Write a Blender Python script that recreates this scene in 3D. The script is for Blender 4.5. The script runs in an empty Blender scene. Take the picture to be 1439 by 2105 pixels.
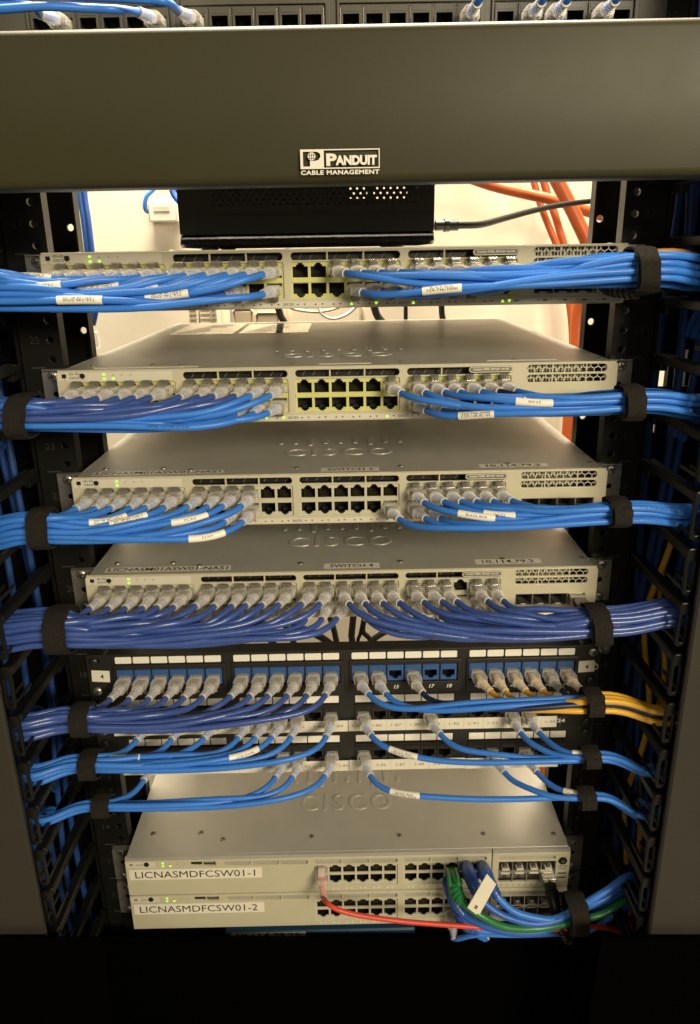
import bpy, math, random
from mathutils import Vector, Matrix
rnd = random.Random(7)
sc = bpy.context.scene
MM = 0.001
U = 44.45

# ------------------------------------------------------------------ camera
q_cam = (5.257405, -547.0213, -5.450776)           # mm
pitch, yaw, roll = 0.29753242, 0.00577102, -0.01690176
F = 1425.1
cp, sp, cy_, sy_ = math.cos(pitch), math.sin(pitch), math.cos(yaw), math.sin(yaw)
fw = Vector((sy_*cp, cy_*cp, -sp)); rt0 = Vector((cy_, -sy_, 0.0)); up0 = rt0.cross(fw)
rt = math.cos(roll)*rt0 + math.sin(roll)*up0
up = -math.sin(roll)*rt0 + math.cos(roll)*up0
cam_d = bpy.data.cameras.new('camera'); cam = bpy.data.objects.new('camera', cam_d)
sc.collection.objects.link(cam); sc.camera = cam
M = Matrix((rt, up, -fw)).transposed().to_4x4(); M.translation = Vector(q_cam)*MM
cam.matrix_world = M
cam_d.sensor_fit = 'HORIZONTAL'; cam_d.sensor_width = 36.0
cam_d.lens = F/1439*36.0
cam_d.shift_x = 0.0; cam_d.shift_y = -89.5/1439
cam_d.clip_start = 0.01; cam_d.clip_end = 50

def at(px, py, Y):
    """the point in depth plane Y (mm) seen at a pixel of the photograph"""
    d = fw + rt*((px-719.5)/F) - up*((py-963)/F)
    t = (Y-q_cam[1])/d.y
    return Vector(q_cam) + d*t

# ------------------------------------------------------------------ world, lamps, exposure
w = bpy.data.worlds.new('World'); sc.world = w; w.use_nodes = True
w.node_tree.nodes['Background'].inputs[0].default_value = (1.0, 0.86, 0.66, 1)
w.node_tree.nodes['Background'].inputs[1].default_value = 0.11
sc.view_settings.view_transform = 'Standard'; sc.view_settings.look = 'None'
sc.view_settings.exposure = 0.0; sc.view_settings.gamma = 1.0
sc.view_settings.use_curve_mapping = False
def area(name, loc, target, sx, sy, watts, col):
    d = bpy.data.lights.new(name, 'AREA'); d.shape = 'RECTANGLE'; d.size = sx; d.size_y = sy
    d.energy = watts; d.color = col
    o = bpy.data.objects.new(name, d); sc.collection.objects.link(o); o.location = loc
    v = Vector(target)-Vector(loc); o.rotation_euler = v.to_track_quat('-Z', 'Y').to_euler()
    return o
WARM = (1.0, 0.86, 0.62)
area('ceiling_lamp_front', (1.15, -1.95, 0.62), (0.1, 0.0, 0.0), 0.9, 0.5, 65, WARM)
area('ceiling_lamp_aisle', (-0.9, -2.2, 1.05), (0.0, 0.0, -0.2), 0.6, 1.2, 7, WARM)
area('ceiling_lamp_rear', (0.05, 0.48, 1.55), (0.0, 0.60, -0.4), 1.4, 0.25, 215, (1.0, 0.87, 0.66))

sc.cycles.max_bounces = 8; sc.cycles.transparent_max_bounces = 24
sc.cycles.diffuse_bounces = 4; sc.cycles.glossy_bounces = 3
sc.cycles.use_denoising = True

# ------------------------------------------------------------------ materials
MATS = {}
def mat(name, col, rough=0.5, metal=0.0, spec=0.5, noise=0.0, nscale=60, bump=0.0, bscale=400, alpha=1.0,
        emit=None, estr=0.0, coat=0.0, rvar=0.0, stretch=(1, 1, 1), speck=0.0):
    m = bpy.data.materials.new(name); m.use_nodes = True
    nt = m.node_tree; N = nt.nodes; L = nt.links
    b = N['Principled BSDF']
    b.inputs['Base Color'].default_value = (*col, 1); b.inputs['Roughness'].default_value = rough
    b.inputs['Metallic'].default_value = metal; b.inputs['Specular IOR Level'].default_value = spec
    b.inputs['Alpha'].default_value = alpha; b.inputs['Coat Weight'].default_value = coat
    if emit:
        b.inputs['Emission Color'].default_value = (*emit, 1); b.inputs['Emission Strength'].default_value = estr
    if noise or bump or rvar or speck:
        tc = N.new('ShaderNodeTexCoord'); mp = N.new('ShaderNodeMapping')
        mp.inputs['Scale'].default_value = stretch
        L.new(tc.outputs['Object'], mp.inputs['Vector'])
    if noise or speck:
        nz = N.new('ShaderNodeTexNoise'); nz.inputs['Scale'].default_value = nscale
        nz.inputs['Detail'].default_value = 6; nz.inputs['Roughness'].default_value = 0.6
        L.new(mp.outputs[0], nz.inputs['Vector'])
        mr = N.new('ShaderNodeMapRange')
        mr.inputs['From Min'].default_value = 0.3; mr.inputs['From Max'].default_value = 0.7
        mr.inputs['To Min'].default_value = 1-noise; mr.inputs['To Max'].default_value = 1+noise
        L.new(nz.outputs['Fac'], mr.inputs['Value'])
        vm = N.new('ShaderNodeVectorMath'); vm.operation = 'SCALE'
        vm.inputs[0].default_value = col
        L.new(mr.outputs['Result'], vm.inputs['Scale'])
        out = vm.outputs['Vector']
        if speck:
            n3 = N.new('ShaderNodeTexVoronoi'); n3.inputs['Scale'].default_value = 45
            L.new(mp.outputs[0], n3.inputs['Vector'])
            n4 = N.new('ShaderNodeMath'); n4.operation = 'LESS_THAN'; n4.inputs[1].default_value = speck
            L.new(n3.outputs['Distance'], n4.inputs[0])
            mx = N.new('ShaderNodeMixRGB'); mx.inputs['Color2'].default_value = (col[0]*.45, col[1]*.42, col[2]*.38, 1)
            L.new(n4.outputs[0], mx.inputs['Fac']); L.new(out, mx.inputs['Color1']); out = mx.outputs[0]
        L.new(out, b.inputs['Base Color'])
    if rvar:
        n5 = N.new('ShaderNodeTexNoise'); n5.inputs['Scale'].default_value = 25
        L.new(mp.outputs[0], n5.inputs['Vector'])
        m5 = N.new('ShaderNodeMapRange'); m5.inputs['To Min'].default_value = rough-rvar; m5.inputs['To Max'].default_value = rough+rvar
        L.new(n5.outputs['Fac'], m5.inputs['Value']); L.new(m5.outputs[0], b.inputs['Roughness'])
    if bump:
        n2 = N.new('ShaderNodeTexNoise'); n2.inputs['Scale'].default_value = bscale; n2.inputs['Detail'].default_value = 3
        L.new(mp.outputs[0], n2.inputs['Vector'])
        bp = N.new('ShaderNodeBump'); bp.inputs['Strength'].default_value = bump; bp.inputs['Distance'].default_value = 0.0006
        L.new(n2.outputs['Fac'], bp.inputs['Height']); L.new(bp.outputs[0], b.inputs['Normal'])
    MATS[name] = m
    return m
mat('wall_paint', (0.78, 0.70, 0.56), 0.8, noise=0.04, nscale=6, bump=0.25, bscale=90)
mat('floor_vinyl', (0.22, 0.20, 0.17), 0.5, noise=0.1, nscale=12)
mat('lid_metal', (0.44, 0.43, 0.385), 0.42, metal=0.35, noise=0.05, nscale=30, bump=0.12, bscale=1500, rvar=0.06, speck=0.012)
mat('face_plastic', (0.50, 0.47, 0.335), 0.48, noise=0.03, nscale=40, bump=0.06, bscale=1200)
mat('strip_plastic', (0.60, 0.57, 0.46), 0.45, noise=0.02)
mat('port_lime', (0.56, 0.56, 0.20), 0.45, noise=0.05)
mat('port_cream', (0.50, 0.48, 0.36), 0.45, noise=0.05)
mat('port_black', (0.010, 0.010, 0.009), 0.45)
mat('gold', (0.10, 0.085, 0.04), 0.4, metal=0.6)
mat('print_dark', (0.07, 0.07, 0.065), 0.6)
mat('print_grey', (0.22, 0.21, 0.17), 0.6)
mat('print_black', (0.012, 0.012, 0.012), 0.6)
mat('print_white', (0.75, 0.72, 0.62), 0.5)
mat('print_faint', (0.032, 0.031, 0.027), 0.5)
mat('tape_label', (0.76, 0.72, 0.60), 0.35, noise=0.03, nscale=30)
mat('clear_tape', (0.68, 0.65, 0.54), 0.22, noise=0.03, nscale=40)
mat('gloss_label', (0.52, 0.49, 0.41), 0.1, spec=1.0)
mat('paper_label', (0.74, 0.70, 0.57), 0.6, noise=0.03, nscale=50)
mat('window_label', (0.84, 0.81, 0.70), 0.4, noise=0.02, nscale=60)
mat('led_green', (0.2, 0.6, 0.02), 0.5, emit=(0.45, 1.0, 0.03), estr=1.3)
mat('led_off', (0.40, 0.38, 0.28), 0.5)
mat('tag_grey', (0.15, 0.14, 0.10), 0.4)
mat('zinc', (0.46, 0.445, 0.39), 0.28, metal=0.8, noise=0.15, nscale=120, rvar=0.1)
mat('zinc_dull', (0.32, 0.31, 0.27), 0.38, metal=0.75, noise=0.2, nscale=90, rvar=0.1)
mat('steel_dark', (0.02, 0.02, 0.02), 0.35)
mat('rack_black', (0.007, 0.0068, 0.0055), 0.42, spec=0.3, noise=0.15, nscale=50, bump=0.1, bscale=800)
mat('manager_black', (0.007, 0.0068, 0.0058), 0.34, spec=0.28, noise=0.2, nscale=60, bump=0.15, bscale=600)
mat('scratch', (0.041, 0.0375, 0.016), 0.5)
mat('door_grey', (0.030, 0.0265, 0.0195), 0.55, spec=0.4, noise=0.05, nscale=20, bump=0.1, bscale=1500)
mat('cover_olive', (0.034, 0.031, 0.012), 0.5, spec=0.3, noise=0.05, nscale=14, bump=0.06, bscale=1500, rvar=0.05)
mat('panel_black', (0.018, 0.017, 0.014), 0.42, noise=0.1, nscale=50, bump=0.08, bscale=900)
mat('panel_olive', (0.075, 0.07, 0.05), 0.5, noise=0.1, nscale=50)
mat('jack_blue', (0.035, 0.10, 0.28), 0.42, noise=0.05)
mat('jack_black', (0.022, 0.021, 0.018), 0.4)
mat('blank_black', (0.0012, 0.0012, 0.0011), 0.95, spec=0.0)
mat('box_black', (0.012, 0.0115, 0.009), 0.38, noise=0.1)
mat('box_gloss', (0.012, 0.012, 0.012), 0.2)
mat('device_teal', (0.012, 0.045, 0.085), 0.45)
mat('velcro', (0.016, 0.014, 0.011), 0.95, spec=0.2, noise=0.3, nscale=400, bump=0.9, bscale=900)
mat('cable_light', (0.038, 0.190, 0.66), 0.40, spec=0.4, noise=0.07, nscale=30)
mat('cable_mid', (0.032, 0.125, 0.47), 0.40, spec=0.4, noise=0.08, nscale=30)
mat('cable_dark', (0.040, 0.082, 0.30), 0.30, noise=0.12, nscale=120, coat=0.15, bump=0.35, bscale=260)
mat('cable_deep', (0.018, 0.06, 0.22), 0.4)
mat('cable_navy', (0.010, 0.020, 0.070), 0.35)
mat('cable_yellow', (0.72, 0.40, 0.035), 0.4, noise=0.05, nscale=30)
mat('cable_orange', (0.70, 0.30, 0.05), 0.4)
mat('cable_green', (0.018, 0.17, 0.050), 0.35, noise=0.06)
mat('cable_red', (0.62, 0.055, 0.03), 0.42, noise=0.05)
mat('cable_black', (0.012, 0.012, 0.011), 0.4)
mat('cord_black', (0.006, 0.006, 0.006), 0.55, spec=0.2)
mat('cord_cream', (0.6, 0.5, 0.36), 0.5)
mat('duct_orange', (0.42, 0.078, 0.013), 0.45, noise=0.06)
mat('boot_blue', (0.03, 0.09, 0.36), 0.35)
mat('boot_green', (0.02, 0.19, 0.055), 0.3)
mat('white_plastic', (0.75, 0.71, 0.62), 0.4)
mat('clear_plug', (0.90, 0.86, 0.76), 0.12, alpha=0.31, spec=0.9)
mat('clear_boot', (0.90, 0.86, 0.76), 0.15, alpha=0.40, spec=0.85)
mat('clear_red', (0.85, 0.72, 0.62), 0.14, alpha=0.34, spec=0.6)
mat('plug_smoke', (0.22, 0.20, 0.16), 0.13, alpha=0.42, spec=0.9)
mat('collar', (0.58, 0.55, 0.47), 0.3)

# ------------------------------------------------------------------ mesh helpers (all in mm)
class MB:
    def __init__(s): s.v = []; s.f = []; s.m = []
    def poly(s, pts, mi=0):
        i = len(s.v); s.v += [tuple(p) for p in pts]; s.f.append(tuple(range(i, i+len(pts)))); s.m.append(mi)
    def box(s, x0, x1, y0, y1, z0, z1, mi=0, c=0.0):
        if x0 > x1: x0, x1 = x1, x0
        if y0 > y1: y0, y1 = y1, y0
        if z0 > z1: z0, z1 = z1, z0
        if c <= 0:
            i = len(s.v)
            s.v += [(x, y, z) for x in (x0, x1) for y in (y0, y1) for z in (z0, z1)]
            for q in ((0,1,3,2),(4,6,7,5),(0,4,5,1),(2,3,7,6),(0,2,6,4),(1,5,7,3)):
                s.f.append(tuple(i+k for k in q)); s.m.append(mi)
            return
        # chamfered box
        i = len(s.v); X = (x0, x1); Y = (y0, y1); Z = (z0, z1); sg = (1, -1); idx = {}
        for a in (0, 1):
            for b in (0, 1):
                for d in (0, 1):
                    for ax in (0, 1, 2):
                        p = [X[a]+sg[a]*c, Y[b]+sg[b]*c, Z[d]+sg[d]*c]
                        p[ax] = (X[a], Y[b], Z[d])[ax]
                        idx[(a, b, d, ax)] = len(s.v); s.v.append(tuple(p))
        def F(*k): s.f.append(tuple(idx[j] for j in k)); s.m.append(mi)
        for a in (0, 1):
            F(*[(a, b, d, 0) for b, d in ((0,0),(1,0),(1,1),(0,1))][::1 if a else -1])
            F(*[(b, a, d, 1) for b, d in ((0,0),(1,0),(1,1),(0,1))][::-1 if a else 1])
            F(*[(b, d, a, 2) for b, d in ((0,0),(1,0),(1,1),(0,1))][::1 if a else -1])
        for a in (0, 1):
            for b in (0, 1):
                F((a,b,0,0),(a,b,1,0),(a,b,1,1),(a,b,0,1)); F((a,0,b,0),(a,1,b,0),(a,1,b,2),(a,0,b,2))
                F((0,a,b,1),(1,a,b,1),(1,a,b,2),(0,a,b,2))
                for d in (0, 1): F((a,b,d,0),(a,b,d,1),(a,b,d,2))
    def tube(s, pts, r, n=10, mi=0, cap=True):
        fr = frames(pts); i0 = len(s.v); N = len(pts)
        for k, (p, t, a, b) in enumerate(fr):
            rr = r[k] if isinstance(r, (list, tuple)) else r
            for j in range(n):
                an = 2*math.pi*j/n
                s.v.append(tuple(p + a*(rr*math.cos(an)) + b*(rr*math.sin(an))))
        for k in range(N-1):
            for j in range(n):
                j2 = (j+1) % n
                s.f.append((i0+k*n+j, i0+k*n+j2, i0+(k+1)*n+j2, i0+(k+1)*n+j)); s.m.append(mi)
        if cap:
            s.f.append(tuple(i0+j for j in range(n))[::-1]); s.m.append(mi)
            s.f.append(tuple(i0+(N-1)*n+j for j in range(n))); s.m.append(mi)
    def cyl(s, c, ax, r, h, n=16, mi=0):
        c = Vector(c); ax = Vector(ax).normalized(); s.tube([c, c+ax*h], r, n, mi)
    def loft(s, rings, mi=0, cap=True):
        i0 = len(s.v); n = len(rings[0])
        for rg in rings: s.v += [tuple(p) for p in rg]
        for k in range(len(rings)-1):
            for j in range(n):
                j2 = (j+1) % n
                s.f.append((i0+k*n+j, i0+k*n+j2, i0+(k+1)*n+j2, i0+(k+1)*n+j)); s.m.append(mi)
        if cap:
            s.f.append(tuple(i0+j for j in range(n))[::-1]); s.m.append(mi)
            s.f.append(tuple(i0+(len(rings)-1)*n+j for j in range(n))); s.m.append(mi)
    def add(s, me_vf, mi=0, fn=None):
        v, f = me_vf; i = len(s.v)
        s.v += [tuple(fn(Vector(p))) if fn else tuple(p) for p in v]
        s.f += [tuple(i+k for k in q) for q in f]; s.m += [mi]*len(f)
    def mesh(s, name, mats, smooth=True, ang=0.7):
        me = bpy.data.meshes.new(name)
        me.from_pydata([(a*MM, b*MM, c*MM) for a, b, c in s.v], [], s.f)
        for m in (mats if isinstance(mats, (list, tuple)) else [mats]): me.materials.append(MATS[m])
        me.polygons.foreach_set('material_index', s.m)
        me.validate(); me.update()
        if smooth:
            me.polygons.foreach_set('use_smooth', [True]*len(me.polygons)); me.set_sharp_from_angle(angle=ang)
        return me
    def build(s, name, mats, parent=None, loc=None, **kw):
        return link(name, s.mesh(name, mats, **kw), parent, loc)
def link(name, data, parent=None, loc=None, rot=None):
    o = bpy.data.objects.new(name, data); sc.collection.objects.link(o)
    if loc is not None: o.location = Vector(loc)*MM
    if rot is not None: o.rotation_euler = rot
    if parent: o.parent = parent
    return o
def tag(o, label=None, cat=None, group=None, kind=None):
    if label: o['label'] = label
    if cat: o['category'] = cat
    if group: o['group'] = group
    if kind: o['kind'] = kind
    return o
def thing(name, loc, label, cat, group=None):
    return tag(link(name, None, None, loc), label, cat, group)
def frames(pts):
    pts = [Vector(p) for p in pts]; out = []; a = None
    for k, p in enumerate(pts):
        t = (pts[min(k+1, len(pts)-1)] - pts[max(k-1, 0)])
        t = t.normalized() if t.length > 1e-9 else Vector((1, 0, 0))
        if a is None:
            a = Vector((0, 0, 1)) if abs(t.z) < 0.9 else Vector((0, -1, 0))
        a = (a - t*a.dot(t)).normalized(); out.append((p, t, a, t.cross(a)))
    return out
def bez(p0, p1, p2, p3, n):
    r = []
    for k in range(n+1):
        t = k/n; u = 1-t
        r.append(p0*(u**3) + p1*(3*u*u*t) + p2*(3*u*t*t) + p3*(t**3))
    return r
def spline(P, n=8):
    P = [Vector(p) for p in P]; Q = [P[0]*2-P[1]] + P + [P[-1]*2-P[-2]]; r = []
    for i in range(1, len(Q)-2):
        a, b, c, d = Q[i-1:i+3]
        for k in range(n):
            t = k/n
            r.append(0.5*((2*b) + (c-a)*t + (2*a-5*b+4*c-d)*t*t + (3*b-a-3*c+d)*t**3))
    r.append(P[-1]); return r
dg = None
def curve_vf(cu):
    o = bpy.data.objects.new('tmp', cu); sc.collection.objects.link(o)
    bpy.context.view_layer.update()
    g = bpy.context.evaluated_depsgraph_get()
    me = bpy.data.meshes.new_from_object(o.evaluated_get(g))
    v = [tuple(x.co) for x in me.vertices]; f = [tuple(p.vertices) for p in me.polygons]
    bpy.data.meshes.remove(me); bpy.data.objects.remove(o); bpy.data.curves.remove(cu)
    return v, f
TC = {}
def text_vf(s, w=None, h=None, bold=0.0, extrude=0.0, bevel=0.0, shear=0.0, space=1.0, align='C'):
    """text in its own xy plane scaled to width w or height h (mm), centred"""
    key = (s, w, h, bold, extrude, bevel, shear, space, align)
    if key in TC: return TC[key]
    cu = bpy.data.curves.new('t', 'FONT'); cu.body = s; cu.size = 1; cu.resolution_u = 3
    cu.offset = bold; cu.extrude = extrude; cu.bevel_depth = bevel; cu.shear = shear; cu.space_character = space
    cu.bevel_resolution = 1
    v, f = curve_vf(cu)
    xs = [p[0] for p in v]; ys = [p[1] for p in v]
    W = max(xs)-min(xs); H = max(ys)-min(ys)
    kx = w/W if w else h/H; ky = h/H if h else kx
    cx = {'C': (max(xs)+min(xs))/2, 'L': min(xs), 'R': max(xs)}[align]; cyy = (max(ys)+min(ys))/2
    v = [((p[0]-cx)*kx, (p[1]-cyy)*ky, p[2]*min(kx, ky)) for p in v]
    TC[key] = (v, f); return TC[key]
def on_face(x, z, y, rot=0.0):          # text plane -> the vertical front plane at depth y
    c, s = math.cos(rot), math.sin(rot)
    return lambda p: Vector((x + p.x*c - p.y*s, y - p.z, z + p.x*s + p.y*c))
def on_top(x, y, z, rot=0.0):
    c, s = math.cos(rot), math.sin(rot)
    return lambda p: Vector((x + p.x*c - p.y*s, y + p.x*s + p.y*c, z + p.z))
def rrect(x0, x1, z0, z1, r=0.0, n=4):
    if x0 > x1: x0, x1 = x1, x0
    if z0 > z1: z0, z1 = z1, z0
    if r <= 0: return [(x0, z0), (x1, z0), (x1, z1), (x0, z1)]
    p = []
    for cx, cz, a0 in ((x1-r, z0+r, -90), (x1-r, z1-r, 0), (x0+r, z1-r, 90), (x0+r, z0+r, 180)):
        for k in range(n+1):
            a = math.radians(a0+90*k/n); p.append((cx+r*math.cos(a), cz+r*math.sin(a)))
    return p
def circ(x, z, r, n=12): return [(x+r*math.cos(2*math.pi*k/n), z+r*math.sin(2*math.pi*k/n)) for k in range(n)]
def plate_vf(loops, thick, bevel=0.0):
    """flat plate from outline + hole loops in xz, front at 0, back at +thick; returns verts in (x, y, z)"""
    cu = bpy.data.curves.new('p', 'CURVE'); cu.dimensions = '2D'; cu.fill_mode = 'BOTH'
    cu.extrude = max(thick/2-bevel, 0.001); cu.bevel_depth = bevel; cu.offset = -bevel; cu.bevel_resolution = 1
    for lp in loops:
        s = cu.splines.new('POLY'); s.points.add(len(lp)-1); s.use_cyclic_u = True
        for k, (x, z) in enumerate(lp): s.points[k].co = (x, z, 0, 1)
    v, f = curve_vf(cu)
    return [(p[0], thick/2-p[2], p[1]) for p in v], f
def jack_loop(x, z0, z1, up=True, w=11.6):      # T-shaped RJ45 opening
    h = w/2; n1, n2 = 3.1, 1.8
    if up:
        return [(x-h, z0), (x+h, z0), (x+h, z1-2.6), (x+n1, z1-2.6), (x+n1, z1-1.2), (x+n2, z1-1.2), (x+n2, z1),
                (x-n2, z1), (x-n2, z1-1.2), (x-n1, z1-1.2), (x-n1, z1-2.6), (x-h, z1-2.6)]
    return [(x-h, z1), (x-h, z0+2.6), (x-n1, z0+2.6), (x-n1, z0+1.2), (x-n2, z0+1.2), (x-n2, z0), (x+n2, z0),
            (x+n2, z0+1.2), (x+n1, z0+1.2), (x+n1, z0+2.6), (x+h, z0+2.6), (x+h, z1)]
def jack_mesh(name, up=True, w=11.6, h=10.4, contact='gold'):
    """the dark inside of a jack with its row of contacts; origin at the middle of the opening"""
    m = MB(); hw = w/2+.5; hz = h/2+.4; d = 13
    m.poly([(-hw, d, -hz), (hw, d, -hz), (hw, d, hz), (-hw, d, hz)])
    m.poly([(-hw, 0, -hz), (-hw, d, -hz), (-hw, d, hz), (-hw, 0, hz)]); m.poly([(hw, 0, -hz), (hw, 0, hz), (hw, d, hz), (hw, d, -hz)])
    m.poly([(-hw, 0, -hz), (hw, 0, -hz), (hw, d, -hz), (-hw, d, -hz)]); m.poly([(-hw, 0, hz), (-hw, d, hz), (hw, d, hz), (hw, 0, hz)])
    s = -1 if up else 1
    for k in range(8):
        x = (k-3.5)*1.02
        m.poly([(x-.25, 3, s*(hz-.2)), (x+.25, 3, s*(hz-.2)), (x+.25, 10, s*(hz-4.2)), (x-.25, 10, s*(hz-4.2))], 1)
    m.box(-2.6, 2.6, 9, 12, -s*(hz-3.4), -s*(hz-.5), 0)
    return m.mesh(name, ['port_black', contact], smooth=False)

# ------------------------------------------------------------------ room
m = MB(); m.box(-2500, 2500, 700, 760, -1500, 1100); tag(m.build('back_wall', 'wall_paint', smooth=False), kind='structure')
m = MB(); m.box(-2500, 2500, -4600, 760, -1510, -1500.5); tag(m.build('floor', 'floor_vinyl', smooth=False), kind='structure')

# ------------------------------------------------------------------ rack
RY = 22.0
rack = thing('equipment_rack', (0, RY, -1500), 'black two post equipment rack with numbered hole rails holding all the gear', 'rack')
def rel(parent):                       # shift from world mm to the local frame of a placed thing
    l = Vector(parent.location)/MM
    return l
def put(mb, name, mats, parent, **kw):
    l = rel(parent)
    if parent.parent: l = l + rel(parent.parent)
    mb.v = [(a-l.x, b-l.y, c-l.z) for a, b, c in mb.v]
    return mb.build(name, mats, parent, **kw)
ztop, zbot = 6*U, -17*U
for s in (-1, 1):
    m = MB()
    for yy in (RY, RY+76):
        lo = [rrect(s*224, s*257, -U, 0)]
        pvs = [plate_vf(lo + [circ(s*232.5, -h, 3.1, 12) for h in hs], 3.0, 0) for hs in (((6.35, 22.2, 38.1),)*2 if yy == RY else ((22.2,), (22.2,)))]
        for k in range(-6, 17):
            m.add(pvs[k % 2], 0, lambda p, yy=yy, k=k: p + Vector((0, yy, -k*U)))
    m.box(s*254, s*257, RY+3, RY+76, zbot, ztop)
    for yy in (RY+3.05, RY+67.5):
        m.box(s*224, s*226.5, yy, yy+8.4, zbot, ztop)
    m.box(s*224, s*257, RY, RY+79, -1500, zbot-.3)
    m.box(s*205, s*285, -150, 260, -1500, -1485)
    u = put(m, 'upright', 'rack_black', rack)
    t = MB()
    for k in range(-5, 17):
        n = 26-k
        if 0 < n:
            t.add(text_vf(str(n), h=6.0), 0, on_face(s*245, -k*U-22.2, RY-.15))
        t.box(s*239, s*250, RY-.25, RY-.05, -k*U-.6, -k*U+.6)
    l = rel(rack); t.v = [(a-l.x, b-l.y, c-l.z) for a, b, c in t.v]
    t.build('unit_number', 'print_faint', u, smooth=False)

# ------------------------------------------------------------------ vertical cable managers at both sides
for s in (-1, 1):
    mg = thing('vertical_cable_manager', (s*262, RY, -1500),
               f'black vertical cable manager with rows of fingers along the {"left" if s<0 else "right"} side of the rack', 'cable manager',
               'vertical cable managers beside the rack')
    m = MB()
    m.box(s*259, s*262, RY+2, RY+58, -1500, 6*U)           # inner wall strip
    m.box(s*372, s*376, -78, 240, -1500, 6*U)
    for k in range(-5, 33):
        m.box(s*263, s*371, RY+76, RY+80, -k*U-5, -k*U+5)
    m.box(s*311, s*323, RY+80.5, RY+84, -1490, 6*U)
    if s < 0: wins = [(-300, -292, -196, -182), (-312, -306, -268, -262)]
    else: wins = [(304, 311, -132, -104), (324, 330, -150, -88), (300, 307, -176, -166), (319, 326, -190, -172)]
    m.add(plate_vf([rrect(min(s*258, s*374), max(s*258, s*374), -700, 6*U)] + [rrect(*q_) for q_ in wins], 3.0), 0, lambda p: p + Vector((0, RY+85, 0)))
    m.box(s*258, s*374, RY+85, RY+88, -1490, -700.2)
    put(m, 'channel', 'manager_black', mg)
    f = MB()
    f.box(0, 9, 0, 88, -8, 0, c=1.2)                       # bar (y from the tip)
    f.box(1.5, 7.5, 80, 98, -14, -2, c=1.0)
    rings = []
    lo = [rrect(-.5, 8.5, -37, 1.0, 3.0), rrect(2.2, 5.8, -33, -9.5, 1.6)]
    f.add(plate_vf(lo, 3.2, .9), 0, lambda p: p + Vector((0, -3.0, 0)))
    f.box(-.6, 1.2, 0.6, 26, -34, -30.5, c=.5)
    f.box(7.0, 8.4, 0.6, 26, -34, -30.5, c=.5)
    fm = f.mesh('finger', 'manager_black')
    for k in range(-5, 20):
        o = link('finger', fm, mg, (-5 if s > 0 else -4, -75-RY, -k*U+5+1500))
    d = MB()
    seam = -179.5 if s > 0 else -120
    d.box(s*264.5, s*420, -86, -80, -1480, seam-.8, c=1.6)
    d.box(s*264.5, s*420, -86, -80, seam+.8, 6*U, c=1.6)
    put(d, 'door', 'door_grey', mg)

# ------------------------------------------------------------------ horizontal cable manager with the big cover
hm = thing('horizontal_cable_manager', (12, RY, 46), 'wide olive black cable manager cover with white logo across the top', 'cable manager')
def cover_profile(y0, d, zb, zt, bulge=2.5, r=5):
    p = []
    zs = [zb+r + (zt-zb-2*r)*k/10 for k in range(11)]
    out = [(y0+d, zb)] + [(y0+r-r*math.sin(math.pi/2*k/5), zb+r-r*math.cos(math.pi/2*k/5)) for k in range(6)]
    out += [(y0 - bulge*math.sin(math.pi*(z-zb-r)/(zt-zb-2*r)), z) for z in zs[1:-1]]
    out += [(y0+r-r*math.cos(math.pi/2*k/5), zt-r+r*math.sin(math.pi/2*k/5)) for k in range(6)]
    out += [(y0+d, zt), (y0+d, zt-2.2)]
    out += [(y0+2.4, zt-r), (y0+2.4, zb+r), (y0+d, zb+2.2)]
    return out
tilt = math.radians(-0.35)
m = MB(); pr = cover_profile(-118, 20, 34.6, 115.5)
m.loft([[(x, a, b + (x-12)*math.tan(tilt)*-0.6) for a, b in pr] for x in (-262, -261, 289, 290)])
put(m, 'cover', 'cover_olive', hm, ang=0.5)
m = MB(); m.box(-256, 280, -20, 18, 50, 128, c=1)
for x in (-240, -150, -60, 30, 120, 210, 262): m.box(x, x+7, -92, -20.4, 108, 116)
put(m, 'base', 'manager_black', hm)
lg = MB(); yl = -121.0
x0, x1, za, zb = -17.4, 27.5, 52.2, 42.0
lg.add(plate_vf([rrect(x0, -4.4, zb, za), [(-15.9, 43.3), (-12.0, 43.3), (-12.0, 46.2), (-9.0, 46.2), (-7.0, 46.8), (-6.0, 48.4), (-6.2, 49.8), (-7.4, 50.7), (-9.0, 51.0), (-15.9, 51.0)]], .3), 0, lambda p: p+Vector((0, yl, 0)))
lg.add(plate_vf([rrect(-4.4, x1, zb, za), rrect(-4.1, x1-.55, zb+.6, za-.6)], .3), 0, lambda p: p+Vector((0, yl, 0)))
lg.add(plate_vf([circ(-11.0, 48.6, 2.2, 18)], .25), 0, lambda p: p+Vector((0, yl, 0)))
lg.add(text_vf('P', w=6.0, h=6.5, bold=.05), 0, on_face(.2, 46.7, yl))
lg.add(text_vf('ANDUIT', w=23.4, h=5.2, bold=.055, space=1.0), 0, on_face(14.2, 46.3, yl))
lg.add(text_vf('CABLE MANAGEMENT', w=44.6, h=2.4, bold=.035, space=1.1), 0, on_face(5.0, 40.1, yl))
for a in (-1.1, 0, 1.1): lg.box(-11.0+a-.12, -11.0+a+.12, yl-.12, yl-.05, 46.6, 50.6, 1)
for a in (-.9, .6): lg.box(-13.0, -9.0, yl-.12, yl-.05, 48.6+a-.12, 48.6+a+.12, 1)
put(lg, 'logo', ['print_white', 'cover_olive'], hm, smooth=False)

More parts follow.
